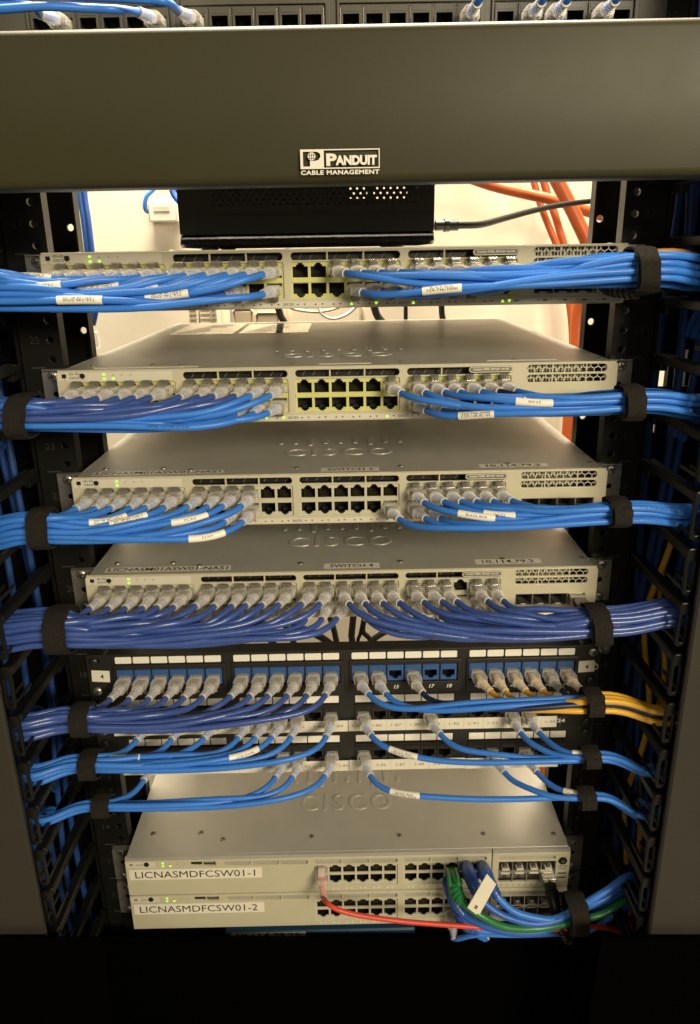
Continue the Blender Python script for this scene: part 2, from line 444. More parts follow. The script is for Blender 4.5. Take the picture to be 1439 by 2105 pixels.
# black plates added to keep the foot of the view black, not rack parts
for Yp, px0, px1, xa, xb, lab in ((-7, 60, 1380, -266, 276, 'wide added matt black plate blackening the foot of the view, between two narrow ones'),
                                  (-90, -60, 160, -330, -212, 'narrow added matt black plate at the foot of the left side manager'),
                                  (-90, 1280, 1500, 220, 330, 'narrow added matt black plate at the foot of the right side manager')):
    pl, pr_ = at(px0, 1924.0, Yp), at(px1, 1924.0, Yp)
    xm = (xa+xb)/2; zm = pl.z + (pr_.z-pl.z)*(xm-pl.x)/(pr_.x-pl.x)
    bp = thing('added_black_plate', (xm, Yp, zm), lab, 'added plate')
    bp.rotation_euler = (0, -math.atan2(pr_.z-pl.z, pr_.x-pl.x), 0)
    hw = (xb-xa)/2
    m = MB(); m.box(-hw, hw, -2, 0, -320, 0, c=.4); m.build('plate', 'blank_black', bp, smooth=False)
    m = MB(); m.box(-hw+6, hw-6, .2, 8, -310, -24); m.build('frame', 'blank_black', bp, smooth=False)
fp = thing('added_filler_panel', (0, RY, -15*U-1), 'added black filler panel closing the bright gap behind the blue device at the bottom', 'added panel')  # added black panel, hides the bright wall so the gap here stays dark
m = MB(); m.box(-240, 240, -3, -1, -2*U, -.5); m.build('plate', 'rack_black', fp, smooth=False)

# ------------------------------------------------------------------ shared small meshes
def screw_mesh(r=4.6, name='screw', mt='zinc'):
    m = MB(); rings = []
    for k in range(6):
        a = math.pi/2*k/5
        rings.append([(math.cos(2*math.pi*j/16)*r*math.cos(a*.93), -2.6*math.sin(a)-.4, math.sin(2*math.pi*j/16)*r*math.cos(a*.93)) for j in range(16)])
    m.loft(rings[::-1])
    for a in (0.4, 0.4+math.pi/2):
        c, s = math.cos(a), math.sin(a)
        m.poly([(c*2.6-s*.5, -3.15, s*2.6+c*.5), (c*2.6+s*.5, -3.15, s*2.6-c*.5), (-c*2.6+s*.5, -3.15, -s*2.6-c*.5), (-c*2.6-s*.5, -3.15, -s*2.6+c*.5)], 1)
    return m.mesh(name, [mt, 'steel_dark'])
SCREW = screw_mesh(); SCREW_BLACK = screw_mesh(4.2, 'screw', 'steel_dark')
def lid_screw_mesh():
    m = MB()
    m.tube([(0, 0, 0), (0, 0, .5), (0, 0, .9)], [2.9, 2.7, 1.9], 14)
    m.tube([(0, 0, .92), (0, 0, .98)], [1.2, 1.1], 6, 1)
    return m.mesh('lid_screw', ['zinc_dull', 'steel_dark'])
LIDSCREW = lid_screw_mesh()
JACK_UP = jack_mesh('jack', True); JACK_DN = jack_mesh('jack', False)
JACK_KEY = jack_mesh('jack', False, 11.6, 9.8)

def bracket_mesh(s, h=42.5):
    lo = [rrect(min(s*219, s*242), max(s*219, s*242), -h, -.8, 1.2), circ(s*232.5, -22, 2.6)]
    m = MB(); m.add(plate_vf(lo, 1.8, .25), 0, lambda p: p + Vector((0, RY-2.4, 0)))
    m.box(s*219.2, s*220.8, RY-1, RY+90, -h, -1)
    m.box(s*221, s*240, RY-7, RY-2.6, -1.6, -.6)
    return m

CAPS = [('print_white')]
def bars_vf():                        # the nine bars above the maker's word
    return [(-4, 2.6), (-3, 4.6), (-2, 8.0), (-1, 4.6), (0, 2.6), (1, 4.6), (2, 8.0), (3, 4.6), (4, 2.6)]
def emboss_mesh():
    m = MB()
    for k, h in bars_vf():
        x = k*14.3; hh = h*3.9; z1 = 122 if h == 8.0 else (117 if h == 4.6 else 107)
        y0, y1 = z1-hh, z1
        if h == 2.6: y0, y1 = 97, 107
        elif h == 4.6: y0, y1 = 97, 115
        else: y0, y1 = 91, 122
        m.add(plate_vf([rrect(x-2.6, x+2.6, y0, y1, 2.4, 5)], 1.6, .7), 0, lambda p: Vector((p.x, p.z, .8-p.y)))
    m.add(text_vf('CISCO', w=99, h=24, extrude=.012, bevel=.022, space=1.25), 0, lambda p: Vector((p.x-1.5, p.y+68.5, p.z*.7)))
    return m.mesh('embossed_logo', 'lid_metal')
EMBOSS = emboss_mesh()
def small_logo(m, x, z, y, mi, wd=12.5):
    k0 = wd/118
    for k, h in bars_vf():
        xx = x+k*14.3*k0
        hh = {2.6: 10, 4.6: 18, 8.0: 30}[h]*k0
        m.box(xx-.26, xx+.26, y-.06, y+.1, z+1.35-hh*.3, z+1.35+hh*.7, mi)
    m.add(text_vf('CISCO', w=wd*.82, h=1.9, bold=.03, space=1.2), mi, on_face(x, z-1.4, y-.06))

# ------------------------------------------------------------------ 48 port switches
GX = (-212.0, -122.6, -33.8, 55.0); GW = 82.6; JP = 13.75
def colx(g, c): return GX[g] + 6.9 + c*JP          # g 0..3, c 0..5
def zig(x0, x1, z0, z1, step, th, y, m, mi):       # honeycomb lattice clipped to a slot
    def seg(a, b):
        d = (Vector((b[0]-a[0], 0, b[1]-a[1]))); L = d.length; d.normalize(); n = Vector((-d.z, 0, d.x))*th/2
        A = Vector((a[0], y, a[1])); B = Vector((b[0], y, b[1]))
        q = [A+n, B+n, B-n, A-n]; q2 = [p+Vector((0, 1.2, 0)) for p in q]
        m.poly(q, mi); m.poly([q[0], q[3], q2[3], q2[0]], mi); m.poly([q[2], q[1], q2[1], q2[2]], mi)
    x = x0; zm = (z0+z1)/2; h = (z1-z0)/2
    while x < x1-.1:
        seg((x, zm-.2*h), (x+step/2, zm+.35*h)); seg((x+step/2, zm+.35*h), (min(x+step, x1), zm-.2*h))
        seg((x, zm-.2*h), (x, z0)); seg((x+step/2, zm+.35*h), (x+step/2, z1))
        x += step
def face_mesh():
    lo = [rrect(-222.5, 222.5, -43.6, 0, 3.2, 5)]
    lo.append(rrect(-159.2, -150.2, -5.9, -2.0, .6)); lo.append(rrect(-146.4, -131.6, -7.2, -2.2, .5))
    for g in (1, 2, 3): lo.append(rrect(GX[g], GX[g]+GW, -7.9, -2.3, 2.6))
    for g in range(4): lo.append(rrect(GX[g]-.3, GX[g]+GW+.3, -36.3, -9.4, 1.6))
    for z1, z0 in ((-1.5, -7.6), (-9.4, -15.2)): lo.append(rrect(150.4, 213.6, z0, z1, 2.6))
    lo.append(rrect(151.8, 212.6, -35.4, -24.8, .5))
    m = MB(); m.add(plate_vf(lo, 3.0, .55)); 
    m.box(-221.5, 221.5, 1.2, 3, -.4, .5)
    return m.mesh('faceplate', 'face_plastic')
FACE = face_mesh()
def vent_mesh():
    m = MB()
    for g in (1, 2, 3):
        a, b = GX[g], GX[g]+GW
        m.poly([(a-2, 9, -9), (b+2, 9, -9), (b+2, 9, -1.2), (a-2, 9, -1.2)], 1)
        for k in (1, 2):
            x = a + GW*k/3; m.box(x-.55, x+.55, 1.0, 4, -8, -2.2, 0)
        for k in range(9):                        # slanted stampings glimpsed in the dark
            x = a + 5 + k*9.0 + rnd.uniform(-1, 1)
            m.poly([(x, 8.4, -8), (x+.5, 8.4, -8), (x+4.2, 8.2, -2.2), (x+3.8, 8.2, -2.2)], 2)
    for z1, z0 in ((-1.5, -7.6), (-9.4, -15.2)):
        m.poly([(149, 14, z0-1), (215, 14, z0-1), (215, 14, z1+1), (149, 14, z1+1)], 1)
        zig(151, 213, z0, z1, 5.9, .75, 1.6, m, 3)
        for k in range(24):
            x = 152+k*2.5
            if k < 18: m.box(x, x+1.1, 6, 12, z0, z1, 3)
        for x in (171, 198): m.box(x-.5, x+.5, 1.4, 3.4, z0, z1, 3)
    return m.mesh('vent_grille', ['face_plastic', 'port_black', 'print_grey', 'port_cream'], smooth=False)
VENT = vent_mesh()
def block_mesh(mt, g):
    lo = [rrect(GX[g]-1, GX[g]+GW+1, -37.5, -8.6)]
    for c in range(6):
        x = colx(g, c); lo.append(jack_loop(x, -20.6, -10.0, True)); lo.append(jack_loop(x, -35.4, -24.8, False))
    m = MB(); m.add(plate_vf(lo, 1.5, .2), 0, lambda p: p+Vector((0, 1.4, 0)))
    m.box(GX[g], GX[g]+GW, .6, 1.5, -24.2, -21.2, 0)
    return m.mesh('port_block', [mt])
BLOCKS = {mt: [block_mesh(mt, g) for g in range(4)] for mt in ('port_lime', 'port_cream')}
def sfp_mesh():
    m = MB()
    m.poly([(151, 16, -36), (213.4, 16, -36), (213.4, 16, -24), (151, 16, -24)], 1)
    for x in (151.6, 166.9, 182.1, 197.4, 212.6): m.box(x-.5, x+.5, .4, 15, -35.5, -24.7, 0)
    for z in (-35.3, -24.9): m.box(151, 213, .9, 15, z-.35, z+.35, 0)
    for k in range(4):
        x = 159.2+k*15.25; m.box(x-3, x+3, 1, 12, -35.6, -34.0, 2); m.box(x-1.8, x+1.8, .2, 1.2, -36.6, -34.8, 2)
    return m.mesh('uplink_cage', ['zinc_dull', 'port_black', 'zinc'], smooth=False)
SFP = sfp_mesh()
def badge_mesh():
    m = MB()
    m.box(-221.4, -198.6, -.25, .2, -7.9, -1.0, 0, .12); m.box(-198.3, -131, -.15, .2, -8.3, -1.0, 0, .08)
    m.box(-217.8, -214.4, -.5, .1, -5.4, -2.2, 2)
    m.cyl((-201.6, .1, -3.9), (0, -1, 0), 2.1, .9, 16, 2)
    small_logo(m, -208.0, -3.9, -.28, 1, 9.5)
    for x in (-184.5, -177.6, -170.5, -163.6): m.add(text_vf('o', w=1.5, h=1.1), 1, on_face(x, -3.5, -.22))
    m.box(-216.5, -215.9, -.3, -.2, -7.2, -6.2, 1)
    m.add(text_vf('(*)', w=3.6, h=1.2), 1, on_face(-201.5, -7.0, -.3))
    # usb sockets
    m.box(-158.9, -150.5, 1, 3, -5.8, -2.1, 2); m.box(-157.5, -151.9, .6, 1.4, -4.5, -3.2, 1)
    m.box(-146.2, -131.8, 4, 6, -7.1, -2.3, 2); m.box(-144.5, -133.5, 1.2, 4, -4.2, -3.2, 1)
    m.box(-146.2, -145.4, .3, 4, -7.0, -2.4, 3); m.box(-132.6, -131.8, .3, 4, -7.0, -2.4, 3)
    return m.mesh('badge', ['strip_plastic', 'print_dark', 'port_black', 'zinc_dull'])
BADGE = badge_mesh()
def tag_mesh():
    m = MB()
    m.add(plate_vf([rrect(103.8, 138.8, -6.9, -1.6, 2.5)], 1.2, .3), 0, lambda p: p+Vector((0, -.6, 0)))
    m.add(plate_vf([rrect(104.2, 138.4, -6.5, -2.0, 2.2), rrect(104.6, 138.0, -6.1, -2.4, 1.8)], .2), 1, lambda p: p+Vector((0, -.75, 0)))
    m.add(text_vf('Catalyst 9300L 48 PoE+ 4x10G', w=28.5, h=2.2, bold=.02), 1, on_face(121.3, -4.2, -.8))
    return m.mesh('name_tag', ['tag_grey', 'print_white'])
NAMETAG = tag_mesh()
def strip_mesh():
    m = MB()
    m.add(plate_vf([rrect(-212, 212.5, -42.6, -38.4, .6)], .5, .15), 0, lambda p: p+Vector((0, -.3, 0)))
    for g in range(4):
        for c in range(6):
            x = colx(g, c)
            if (g, c) in ((0, 0),): pass
            for dx, s in ((-2.6, 1), (2.6, -1)):
                m.poly([(x+dx-1, -.36, -40.5-s*.6), (x+dx+1, -.36, -40.5-s*.6), (x+dx, -.36, -40.5+s*.8)], 1)
    for g, (a, b) in enumerate((('01X', '12X'), ('13X', '24X'), ('25X', '36X'), ('37X', '48X'))):
        m.add(text_vf(a, w=4.2, h=2.2, bold=.01), 1, on_face(GX[g]-.6, -40.4, -.36))
        m.add(text_vf(b, w=4.2, h=2.2, bold=.01), 1, on_face(GX[g]+GW+1.2, -40.4, -.36))
    for k in range(4):
        x = 156+k*15.2
        m.add(text_vf('TNG', w=3, h=1.2), 1, on_face(x, -40.4, -.36)); m.box(x+3, x+6.6, -.36, -.3, -41, -39.8, 1)
        m.add(text_vf(str(k+1), h=1.8), 1, on_face(x+9, -40.4, -.36))
    return m.mesh('marking_strip', ['strip_plastic', 'print_dark'], smooth=False)
STRIP = strip_mesh()
def leds(spec, left, parent):
    for g, c, d in spec:
        x = colx(g, c) + (-2.6 if d > 0 else 2.6)
        m = MB(); m.poly([(x-1.3, -.45, -40.5-d*.9), (x+1.3, -.45, -40.5-d*.9), (x, -.45, -40.5+d*1.1)])
        m.poly([(x-1.3, -.35, -40.5-d*.9), (x, -.35, -40.5+d*1.1), (x+1.3, -.35, -40.5-d*.9)])
        m.build('status_light', 'led_green', parent)
    for x, z in left:
        m = MB(); m.box(x-1.0, x+1.0, -.5, -.2, z-.7, z+.7, 0, .2); m.build('status_light', 'led_green', parent)
def shell(x, d, zb, zt):
    m = MB()
    m.box(-x, x, 3.2, d, zt-1.2, zt, c=.4); m.box(-x, x, 3.2, d, zb, zb+1.2)
    m.box(-x, -x+1.2, 3.2, d, zb+1.25, zt-1.25); m.box(x-1.2, x, 3.2, d, zb+1.25, zt-1.25)
    m.box(-x+1.25, x-1.25, d-1.5, d, zb+1.25, zt-1.25)
    m.box(-x+1.25, x-1.25, 26, 27, zb+1.25, zt-1.25, 1)
    return m
CHASSIS = shell(220, 404, -43.4, 0); CHASSIS.box(-219, 219, 3.1, 18, .05, .35)
CHASSIS = CHASSIS.mesh('chassis', ['lid_metal', 'port_black'])
BR = {s: bracket_mesh(s).mesh('bracket', 'zinc') for s in (-1, 1)}
def lid_text(items):
    m = MB()
    for (x0, x1, y0, y1, t, tw, th, rot) in items:
        m.box(x0, x1, y0, y1, .1, .38, 0)
        m.add(text_vf(t, w=tw, h=th, bold=.012), 1, on_top((x0+x1)/2, (y0+y1)/2, .46, rot))
    return m
def make_switch(k, name, label, lime, led, left, texts=None, barcode=False):
    z = -k*U
    t = thing(name, (0, 0, z), label, 'network switch', '48 port switches in the rack')
    c = link('chassis', CHASSIS, t)
    link('embossed_logo', EMBOSS, c, (0, 0, .1))
    link('faceplate', FACE, t); link('vent_grille', VENT, t); link('uplink_cage', SFP, t)
    link('badge', BADGE, t); link('name_tag', NAMETAG, t); link('marking_strip', STRIP, t)
    for g in range(4):
        b = link('port_block', BLOCKS['port_lime' if lime else 'port_cream'][g], t)
        for cc in range(6):
            link('jack', JACK_UP, b, (colx(g, cc), 2.2, -15.3)); link('jack', JACK_DN, b, (colx(g, cc), 2.2, -30.1))
    leds(led, left, t)
    for s in (-1, 1):
        b = link('bracket', BR[s], t)
        for zz in (-6.4, -38.1): link('screw', SCREW, b, (s*232.5, RY-2.4, zz))
    for x, y in ((-202, 27), (-152, 26), (-127, 18), (-37, 19), (52, 19), (144, 20.5), (214, 19)):
        link('lid_screw', LIDSCREW, c, (x, y, .3 if y < 18.5 else .02))
    for tx in texts or (): lid_text([tx]).build('tape_label', ['clear_tape', 'print_black'], t, smooth=False)
    if barcode:
        m = MB()
        m.box(-196, -122, 258, 388, .02, .3, 0); m.box(-116, -36, 262, 372, .02, .3, 0)
        for x0, x1, n in ((-190, -130, 14), (-110, -44, 12)):
            for j in range(n): m.box(x0+j*2, x0+j*2+rnd.uniform(18, 40), 270+j*7.5, 272.5+j*7.5, .32, .36, 1)
        m.build('rating_label', ['gloss_label', 'print_grey'], t, smooth=False)
        for x0, x1, y0, y1 in ((-196, -112, 9.5, 15), (-15, 27, 11, 16), (121, 178, 13, 18)):
            m = MB(); m.box(x0, x1, y0, y1, .36, .6); m.build('tape_label', 'paper_label', t, smooth=False)
    return t
L2 = [(-184.6, -2.9), (-184.6, -6.3), (-177.6, -6.3)]; L1 = [(-184.6, -2.9), (-184.6, -6.3)]
def lt(n): return [(-208, -98, 7.6, 17.2, 'LICNASM01ASW01-NAS1', 105, 6.4, 0), (-16, 33, 6.5, 17, f'SWITCH {n}', 38, 6.0, 0), (118, 176, 9.5, 19.5, '10.114.79.2', 46, 6.2, 0)]
make_switch(0, 'network_switch', 'topmost beige 48 port switch with the small black box on top', True, [(2, 3, 1), (2, 4, -1), (3, 0, 1), (3, 5, 1), (3, 5, -1)], L2)
make_switch(2, 'network_switch', 'beige 48 port switch, second from top, pale stickers at back of its lid', True,
            [(1, 3, 1), (1, 3, -1), (1, 4, 1), (1, 4, -1), (1, 5, -1), (2, 5, 1), (3, 1, -1)], L2, barcode=True)
make_switch(4, 'network_switch', 'beige 48 port switch whose lid is labelled SWITCH 3', False, [], L1, lt(3))
make_switch(6, 'network_switch', 'beige 48 port switch whose lid is labelled SWITCH 4', False, [(2, 2, 1), (3, 4, 1)], L1, lt(4))

# ------------------------------------------------------------------ the two core switches at the bottom
def core_face():
    lo = [rrect(-222.5, 143.6, -43.4, 0, 1.0), rrect(-157, -145.8, -6.4, -2.4, .5), rrect(-145.4+.9, -132.4, -7.8, -2.6, .4),
          rrect(-124.8, -40.6, -8.4, -3.0, 2.2), rrect(-34.2, 49.2, -8.9, -3.4, 2.2), rrect(55.4, 138.4, -8.9, -3.4, 2.2),
          rrect(-34.6, 49.4, -36.6, -10.2, 1.4), rrect(55.2, 138.8, -36.6, -10.2, 1.4)]
    m = MB(); m.add(plate_vf(lo, 3, .5)); return m.mesh('faceplate', 'face_plastic')
CFACE = core_face()
def core_vent():
    m = MB()
    for a, b in ((-125, -40.4), (-34.4, 49.4), (55.2, 138.6)):
        m.poly([(a, 2.6, -9.4), (b, 2.6, -9.4), (b, 2.6, -2.6), (a, 2.6, -2.6)], 1)
        for k in (1, 2):
            x = a+(b-a)*k/3; m.box(x-.7, x+.7, .7, 2.6, -9, -3, 0)
    return m.mesh('vent_grille', ['face_plastic', 'lid_metal'], smooth=False)
CVENT = core_vent()
CGX = (-33.8, 56.0)
def core_block(g):
    a = CGX[g]; lo = [rrect(a-1.4, a+84, -37.4, -9.4)]
    for c in range(6):
        x = a+6.9+c*13.75; lo.append(jack_loop(x, -21.2, -11.2, True)); lo.append(jack_loop(x, -34.6, -24.2, False))
    m = MB(); m.add(plate_vf(lo, 1.5, .2), 0, lambda p: p+Vector((0, 1.4, 0))); return m.mesh('port_block', 'port_cream')
CBLOCK = [core_block(0), core_block(1)]
def core_module():
    lo = [rrect(144.6, 222.4, -43.4, 0, 1.2), rrect(150.6, 207.6, -9.0, -4.2, 1.8), rrect(151, 208.4, -37.0, -11.0, .6)]
    m = MB(); m.add(plate_vf(lo, 3, .5))
    m.poly([(150, 2.5, -9.6), (208, 2.5, -9.6), (208, 2.5, -3.6), (150, 2.5, -3.6)], 3)
    m.poly([(150, 22, -38), (209, 22, -38), (209, 22, -10), (150, 22, -10)], 1)
    for k in range(5): m.box(151+k*14.35-.45, 151+k*14.35+.45, .3, 21, -37, -11, 2)
    m.box(151, 208.4, .4, 21, -26.0, -22.2, 2)
    for k in range(4):
        x = 158.2+k*14.35; m.box(x-3.6, x+3.6, -1.2, 6, -20.6, -18.8, 4); m.box(x-4.5, x+4.5, -.4, 4, -26.2, -24.6, 4); m.box(x-1.6, x+1.6, -.6, 5, -19.0, -15.2, 2)
    m.cyl((215.0, 1, -10.2), (0, -1, 0), 4.2, 2.2, 18, 1); m.cyl((215.0, -1.3, -10.2), (0, -1, 0), 2.2, .5, 6, 5)
    small_logo(m, 215.6, -19, -.1, 5, 10)
    for z in (-26.5, -32): m.box(211, 219.5, -.08, .05, z-.9, z+.9, 5)
    for k in range(9): m.box(154+k*6, 155.6+k*6, -.08, .05, -41.0, -40.2, 5)
    return m.mesh('uplink_module', ['face_plastic', 'port_black', 'zinc', 'lid_metal', 'strip_plastic', 'print_dark'])
CMOD = core_module()
CCH = shell(221, 380, -43.2, 4.2); CCH.box(-222, 143.4, .3, 3.1, .2, 4.0); CCH.box(144.6, 222, .3, 3.1, .2, 4.0)
CCH = CCH.mesh('chassis', ['lid_metal', 'port_black'])
CCH2 = shell(221, 380, -43.2, -.2).mesh('chassis', ['lid_metal', 'port_black'])
def core_badge():
    m = MB()
    m.box(-221, -192.5, -.25, .2, -8.0, -1.6, 0, .1)
    m.cyl((-201, 0, -4), (0, -1, 0), 2.6, .7, 14, 1); m.box(-218, -214.5, -.5, 0, -5.4, -3, 2); m.box(-211.5, -204.5, -.32, -.2, -5, -4, 2)
    for x in (-177.5, -170.5, -163.6): m.box(x-.6, x+.6, -.15, .05, -5, -4, 2)
    m.box(-156.8, -146, 1.2, 2.6, -6.3, -2.5, 1); m.box(-144.4, -132.6, 4, 6, -7.7, -2.7, 1); m.box(-143, -134, 1, 4, -4.6, -3.6, 3)
    return m.mesh('badge', ['strip_plastic', 'port_black', 'print_grey', 'zinc'])
CBADGE = core_badge()
CSTRIP = MB()
for g in (0, 1):
    for c in range(6):
        for dx in (-2.4, 2.4):
            x = CGX[g]+6.9+c*13.75+dx; CSTRIP.box(x-.8, x+.8, -.12, .05, -40.6, -39.2, 0)
CSTRIP = CSTRIP.mesh('marking_strip', ['print_white'], smooth=False)
CBR = {s: bracket_mesh(s, 43.6).mesh('bracket', 'zinc_dull') for s in (-1, 1)}
for k, top, nm in ((13, True, 'LICNASMDFCSW01-1'), (14, False, 'LICNASMDFCSW01-2')):
    z = -k*U - (0 if top else .5)
    t = thing('core_switch', (0, 0, z), f'beige core switch with a white sticker reading {nm}', 'network switch', 'core switches at the bottom')
    c = link('chassis', CCH if top else CCH2, t)
    if top:
        link('embossed_logo', EMBOSS, c, (0, 0, 4.4))
        for x, y in ((-201, 27), (-152, 27), (-128, 18), (-37, 19), (53, 18), (139, 18), (210, 16)): link('lid_screw', LIDSCREW, c, (x, y+3, 4.25))
    link('faceplate', CFACE, t); link('vent_grille', CVENT, t); link('uplink_module', CMOD, t); link('badge', CBADGE, t); link('marking_strip', CSTRIP, t)
    for g in (0, 1):
        b = link('port_block', CBLOCK[g], t)
        for cc in range(6):
            x = CGX[g]+6.9+cc*13.75
            link('jack', JACK_UP, b, (x, 2.2, -16.3)); link('jack', JACK_DN, b, (x, 2.2, -29.4))
    leds([], [(-184.8, -3.0), (-184.8, -6.6), (-177.5, -6.6)], t)
    m = MB(); m.box(-219.5, -86.8, -.4, -.05, -23.4, -10.6, 0)
    m.add(text_vf(nm, w=120, h=8.2), 1, on_face(-153.5, -17, -.5)); m.build('sticker', ['tape_label', 'print_black'], t, smooth=False)
    for s in (-1, 1):
        b = link('bracket', CBR[s], t)
        for zz in (-6.4, -38.1): link('screw', SCREW, b, (s*232.5, RY-2.4, zz))

# teal device below
dv = thing('storage_device', (0, 4, -15*U-12), 'dark blue device with white labels peeking out below the core switches', 'device')
m = MB(); m.box(-131, 68.5, 0, 300, -60, 0, c=1.5); m.build('case', 'device_teal', dv)
m = MB(); m.box(-124, -46, -.4, -.05, -9.2, -.5, 0); m.add(text_vf('10.114.79.25', w=66, h=6.6, bold=.01), 1, on_face(-85, -4.2, -.5))
m.build('label', ['tape_label', 'print_black'], dv, smooth=False); m = MB()
m.box(-125, 6, -.4, -.05, -22, -11, 0); m.add(text_vf('NAS_ETL_INST_RW01', w=112, h=7.6, bold=.01), 1, on_face(-60, -16.4, -.5))
m.build('label', ['tape_label', 'print_black'], dv, smooth=False)

# ------------------------------------------------------------------ patch panels
PY = 19.0
def key_jack(mt, size=14.9, hh=16.2):
    lo = [rrect(-size/2, size/2, -hh/2, hh/2, .3), [(p[0], p[1]) for p in jack_loop(0, -6.6, 2.6, False, 11.4)]]
    m = MB(); m.add(plate_vf(lo, 2.2, .25), 0, lambda p: p+Vector((0, -1.6, 0)))
    m.box(-size/2+1.2, size/2-1.2, -1.9, -1.5, 4.0, 6.8, 1)
    return m.mesh('jack_module', [mt, mt])
KJ_BLUE = key_jack('jack_blue'); KJ_BLACK = key_jack('jack_black'); KJ_OLIVE = key_jack('panel_olive')
PORTX = {}
# upper panel, blue modules
pp = thing('patch_bay', (0, PY, -8*U), 'black patch panel with blue jacks and white 4 stickers', 'patch panel', 'patch panels in the rack')
lo = [rrect(-240, 240, -44.0, 0, 1.0)]
PX1 = [[-205.2+g*109.9+c*16.62 for c in range(6)] for g in range(4)]
for g in range(4):
    for c in range(6): lo.append(rrect(PX1[g][c]-7.55, PX1[g][c]+7.55, -32.6, -15.8))
for s in (-1, 1): lo += [rrect(s*232.5-5, s*232.5+5, -9.4, -3.2, 3), rrect(s*232.5-5, s*232.5+5, -41.2, -35, 3)]
m = MB(); m.add(plate_vf(lo, 2.5, .3)); m.box(-222, 222, 2.6, 16, -3, -.4); m.box(-222, 222, 2.6, 16, -43.6, -41)
m.build('plate', 'panel_black', pp)
m = MB()
for g in range(4):
    a, b = PX1[g][0]-10, PX1[g][5]+12
    m.add(plate_vf([rrect(a, b, -43.2, -10.4, .8), rrect(a+1.6, b-3.4, -33.5, -14.6, .4)], 2.0, .5), 0, lambda p: p+Vector((0, -2.1, 0)))
m.build('bezel', 'panel_black', pp)
for g in range(4):
    for c in range(6):
        x = PX1[g][c]
        j = link('jack_module', KJ_BLUE, pp, (x, 0.4, -24.2)); link('jack', JACK_KEY, j, (0, .8, -2.0))
        m = MB(); m.add(plate_vf([rrect(x-7.6, x+7.6, -9.0, -2.2, 1)], .8, .2), 0, lambda p: p+Vector((0, -.9, 0)))
        m.build('label_window', 'window_label', pp)
m = MB()
for g in range(4):
    for c in range(6): m.add(text_vf(str(g*6+c+1), h=4.0, bold=.02, shear=.25), 0, on_face(PX1[g][c]+1, -38.6, -2.3))
m.add(text_vf('CP', h=4.5, bold=.02), 0, on_face(236.4, -22, -.15, math.pi/2))
m.build('port_number', 'print_white', pp, smooth=False)
for x, zc, r in ((-228, -22.2, -.06), (226.6, -22.1, .06)):
    m = MB(); c, s_ = math.cos(r), math.sin(r)
    q = [(-8.4, -6.1), (8.4, -6.1), (8.4, 6.1), (-8.4, 6.1)]
    m.poly([(x+a*c-b*s_, -.3, zc+a*s_+b*c) for a, b in q], 0)
    m.add(text_vf('4', h=4.6, bold=.02), 1, on_face(x+1.2, zc-.3, -.42))
    m.build('sticker', ['paper_label', 'print_black'], pp, smooth=False)
for s, zz, me in ((-1, -6.3, SCREW_BLACK), (-1, -38.1, SCREW), (1, -6.3, SCREW), (1, -36.5, SCREW_BLACK)): link('screw', me, pp, (s*232.5, -.2, zz))
# two lower panels
PX2 = [[-202.0+g*109.6+c*15.8 for c in range(6)] for g in range(4)]
for k, pre, words in ((9, '1', 'black patch panel with a paper strip numbered 1-73 onward'), (10, '2', 'black patch panel with a paper strip numbered 2-73 onward')):
    z = -k*U
    pp = thing('patch_bay', (0, PY, z), words, 'patch panel', 'patch panels in the rack')
    lo = [rrect(-240, 240, -44.0, 0, 1.0)]
    for g in range(4):
        for c in range(6): lo.append(rrect(PX2[g][c]-7.3, PX2[g][c]+7.3, -32.6, -15.6))
    m = MB(); m.add(plate_vf(lo, 2.5, .3)); m.box(-222, 222, 2.6, 16, -3, -.4); m.box(-222, 222, 2.6, 16, -43.6, -41); m.build('plate', 'panel_black', pp)
    m = MB()
    for g in range(4):
        a, b = PX2[g][0]-8.3, PX2[g][5]+8.3
        m.add(plate_vf([rrect(a, b, -33.2, -13.6, .6), rrect(a+1.1, b-1.1, -32.2, -15.2, .4)], 1.6, .4), 0, lambda p: p+Vector((0, -1.7, 0)))
    m.build('bezel', 'panel_black', pp)
    for g in range(4):
        for c in range(6):
            x = PX2[g][c]
            j = link('jack_module', KJ_BLACK, pp, (x, .4, -24.2)); link('jack', JACK_KEY, j, (0, .8, -2.0))
            m = MB(); m.add(plate_vf([rrect(x-7.4, x+7.4, -11.4, -4.2, .4)], .8, .2), 0, lambda p: p+Vector((0, -.9, 0)))
            m.build('label_window', 'window_label', pp)
    m = MB(); dxs = 0 if k == 9 else 4
    zt, zb = (-30.4, -42.6) if k == 9 else (-31.8, -43.8)
    for a, b, dz in ((-222+dxs, 2.4, 0), (3.0, 116 if k == 10 else 203, .2), (116.3, 207.6, -.5)):
        if k == 9 and a > 100: continue
        m.box(a, b, -2.6, -2.2, zb+dz, zt+dz, 0)
    for i in range(23):
        x = -213.5+dxs+i*18.55
        m.add(text_vf(f'{pre}-{73+i}', w=9.6, h=3.0), 1, on_face(x+2.5, (zt+zb)/2+.2, -2.7))
        m.box(x+11.7, x+11.9, -2.68, -2.6, zb+.4, zt-.4, 2)
    m.build('paper_strip', ['paper_label', 'print_grey', 'led_off'], pp, smooth=False)
    m = MB(); m.add(text_vf('24', w=7.6, h=4.2, bold=.03), 0, on_face(208, -37, -.2)); m.build('port_number', 'print_white', pp, smooth=False)
    for s, zz, me in ((-1, -8, SCREW_BLACK), (-1, -38.1, SCREW), (1, -6.0, SCREW if k == 9 else SCREW_BLACK), (1, -38, SCREW_BLACK)): link('screw', me, pp, (s*232.5, -.2, zz))
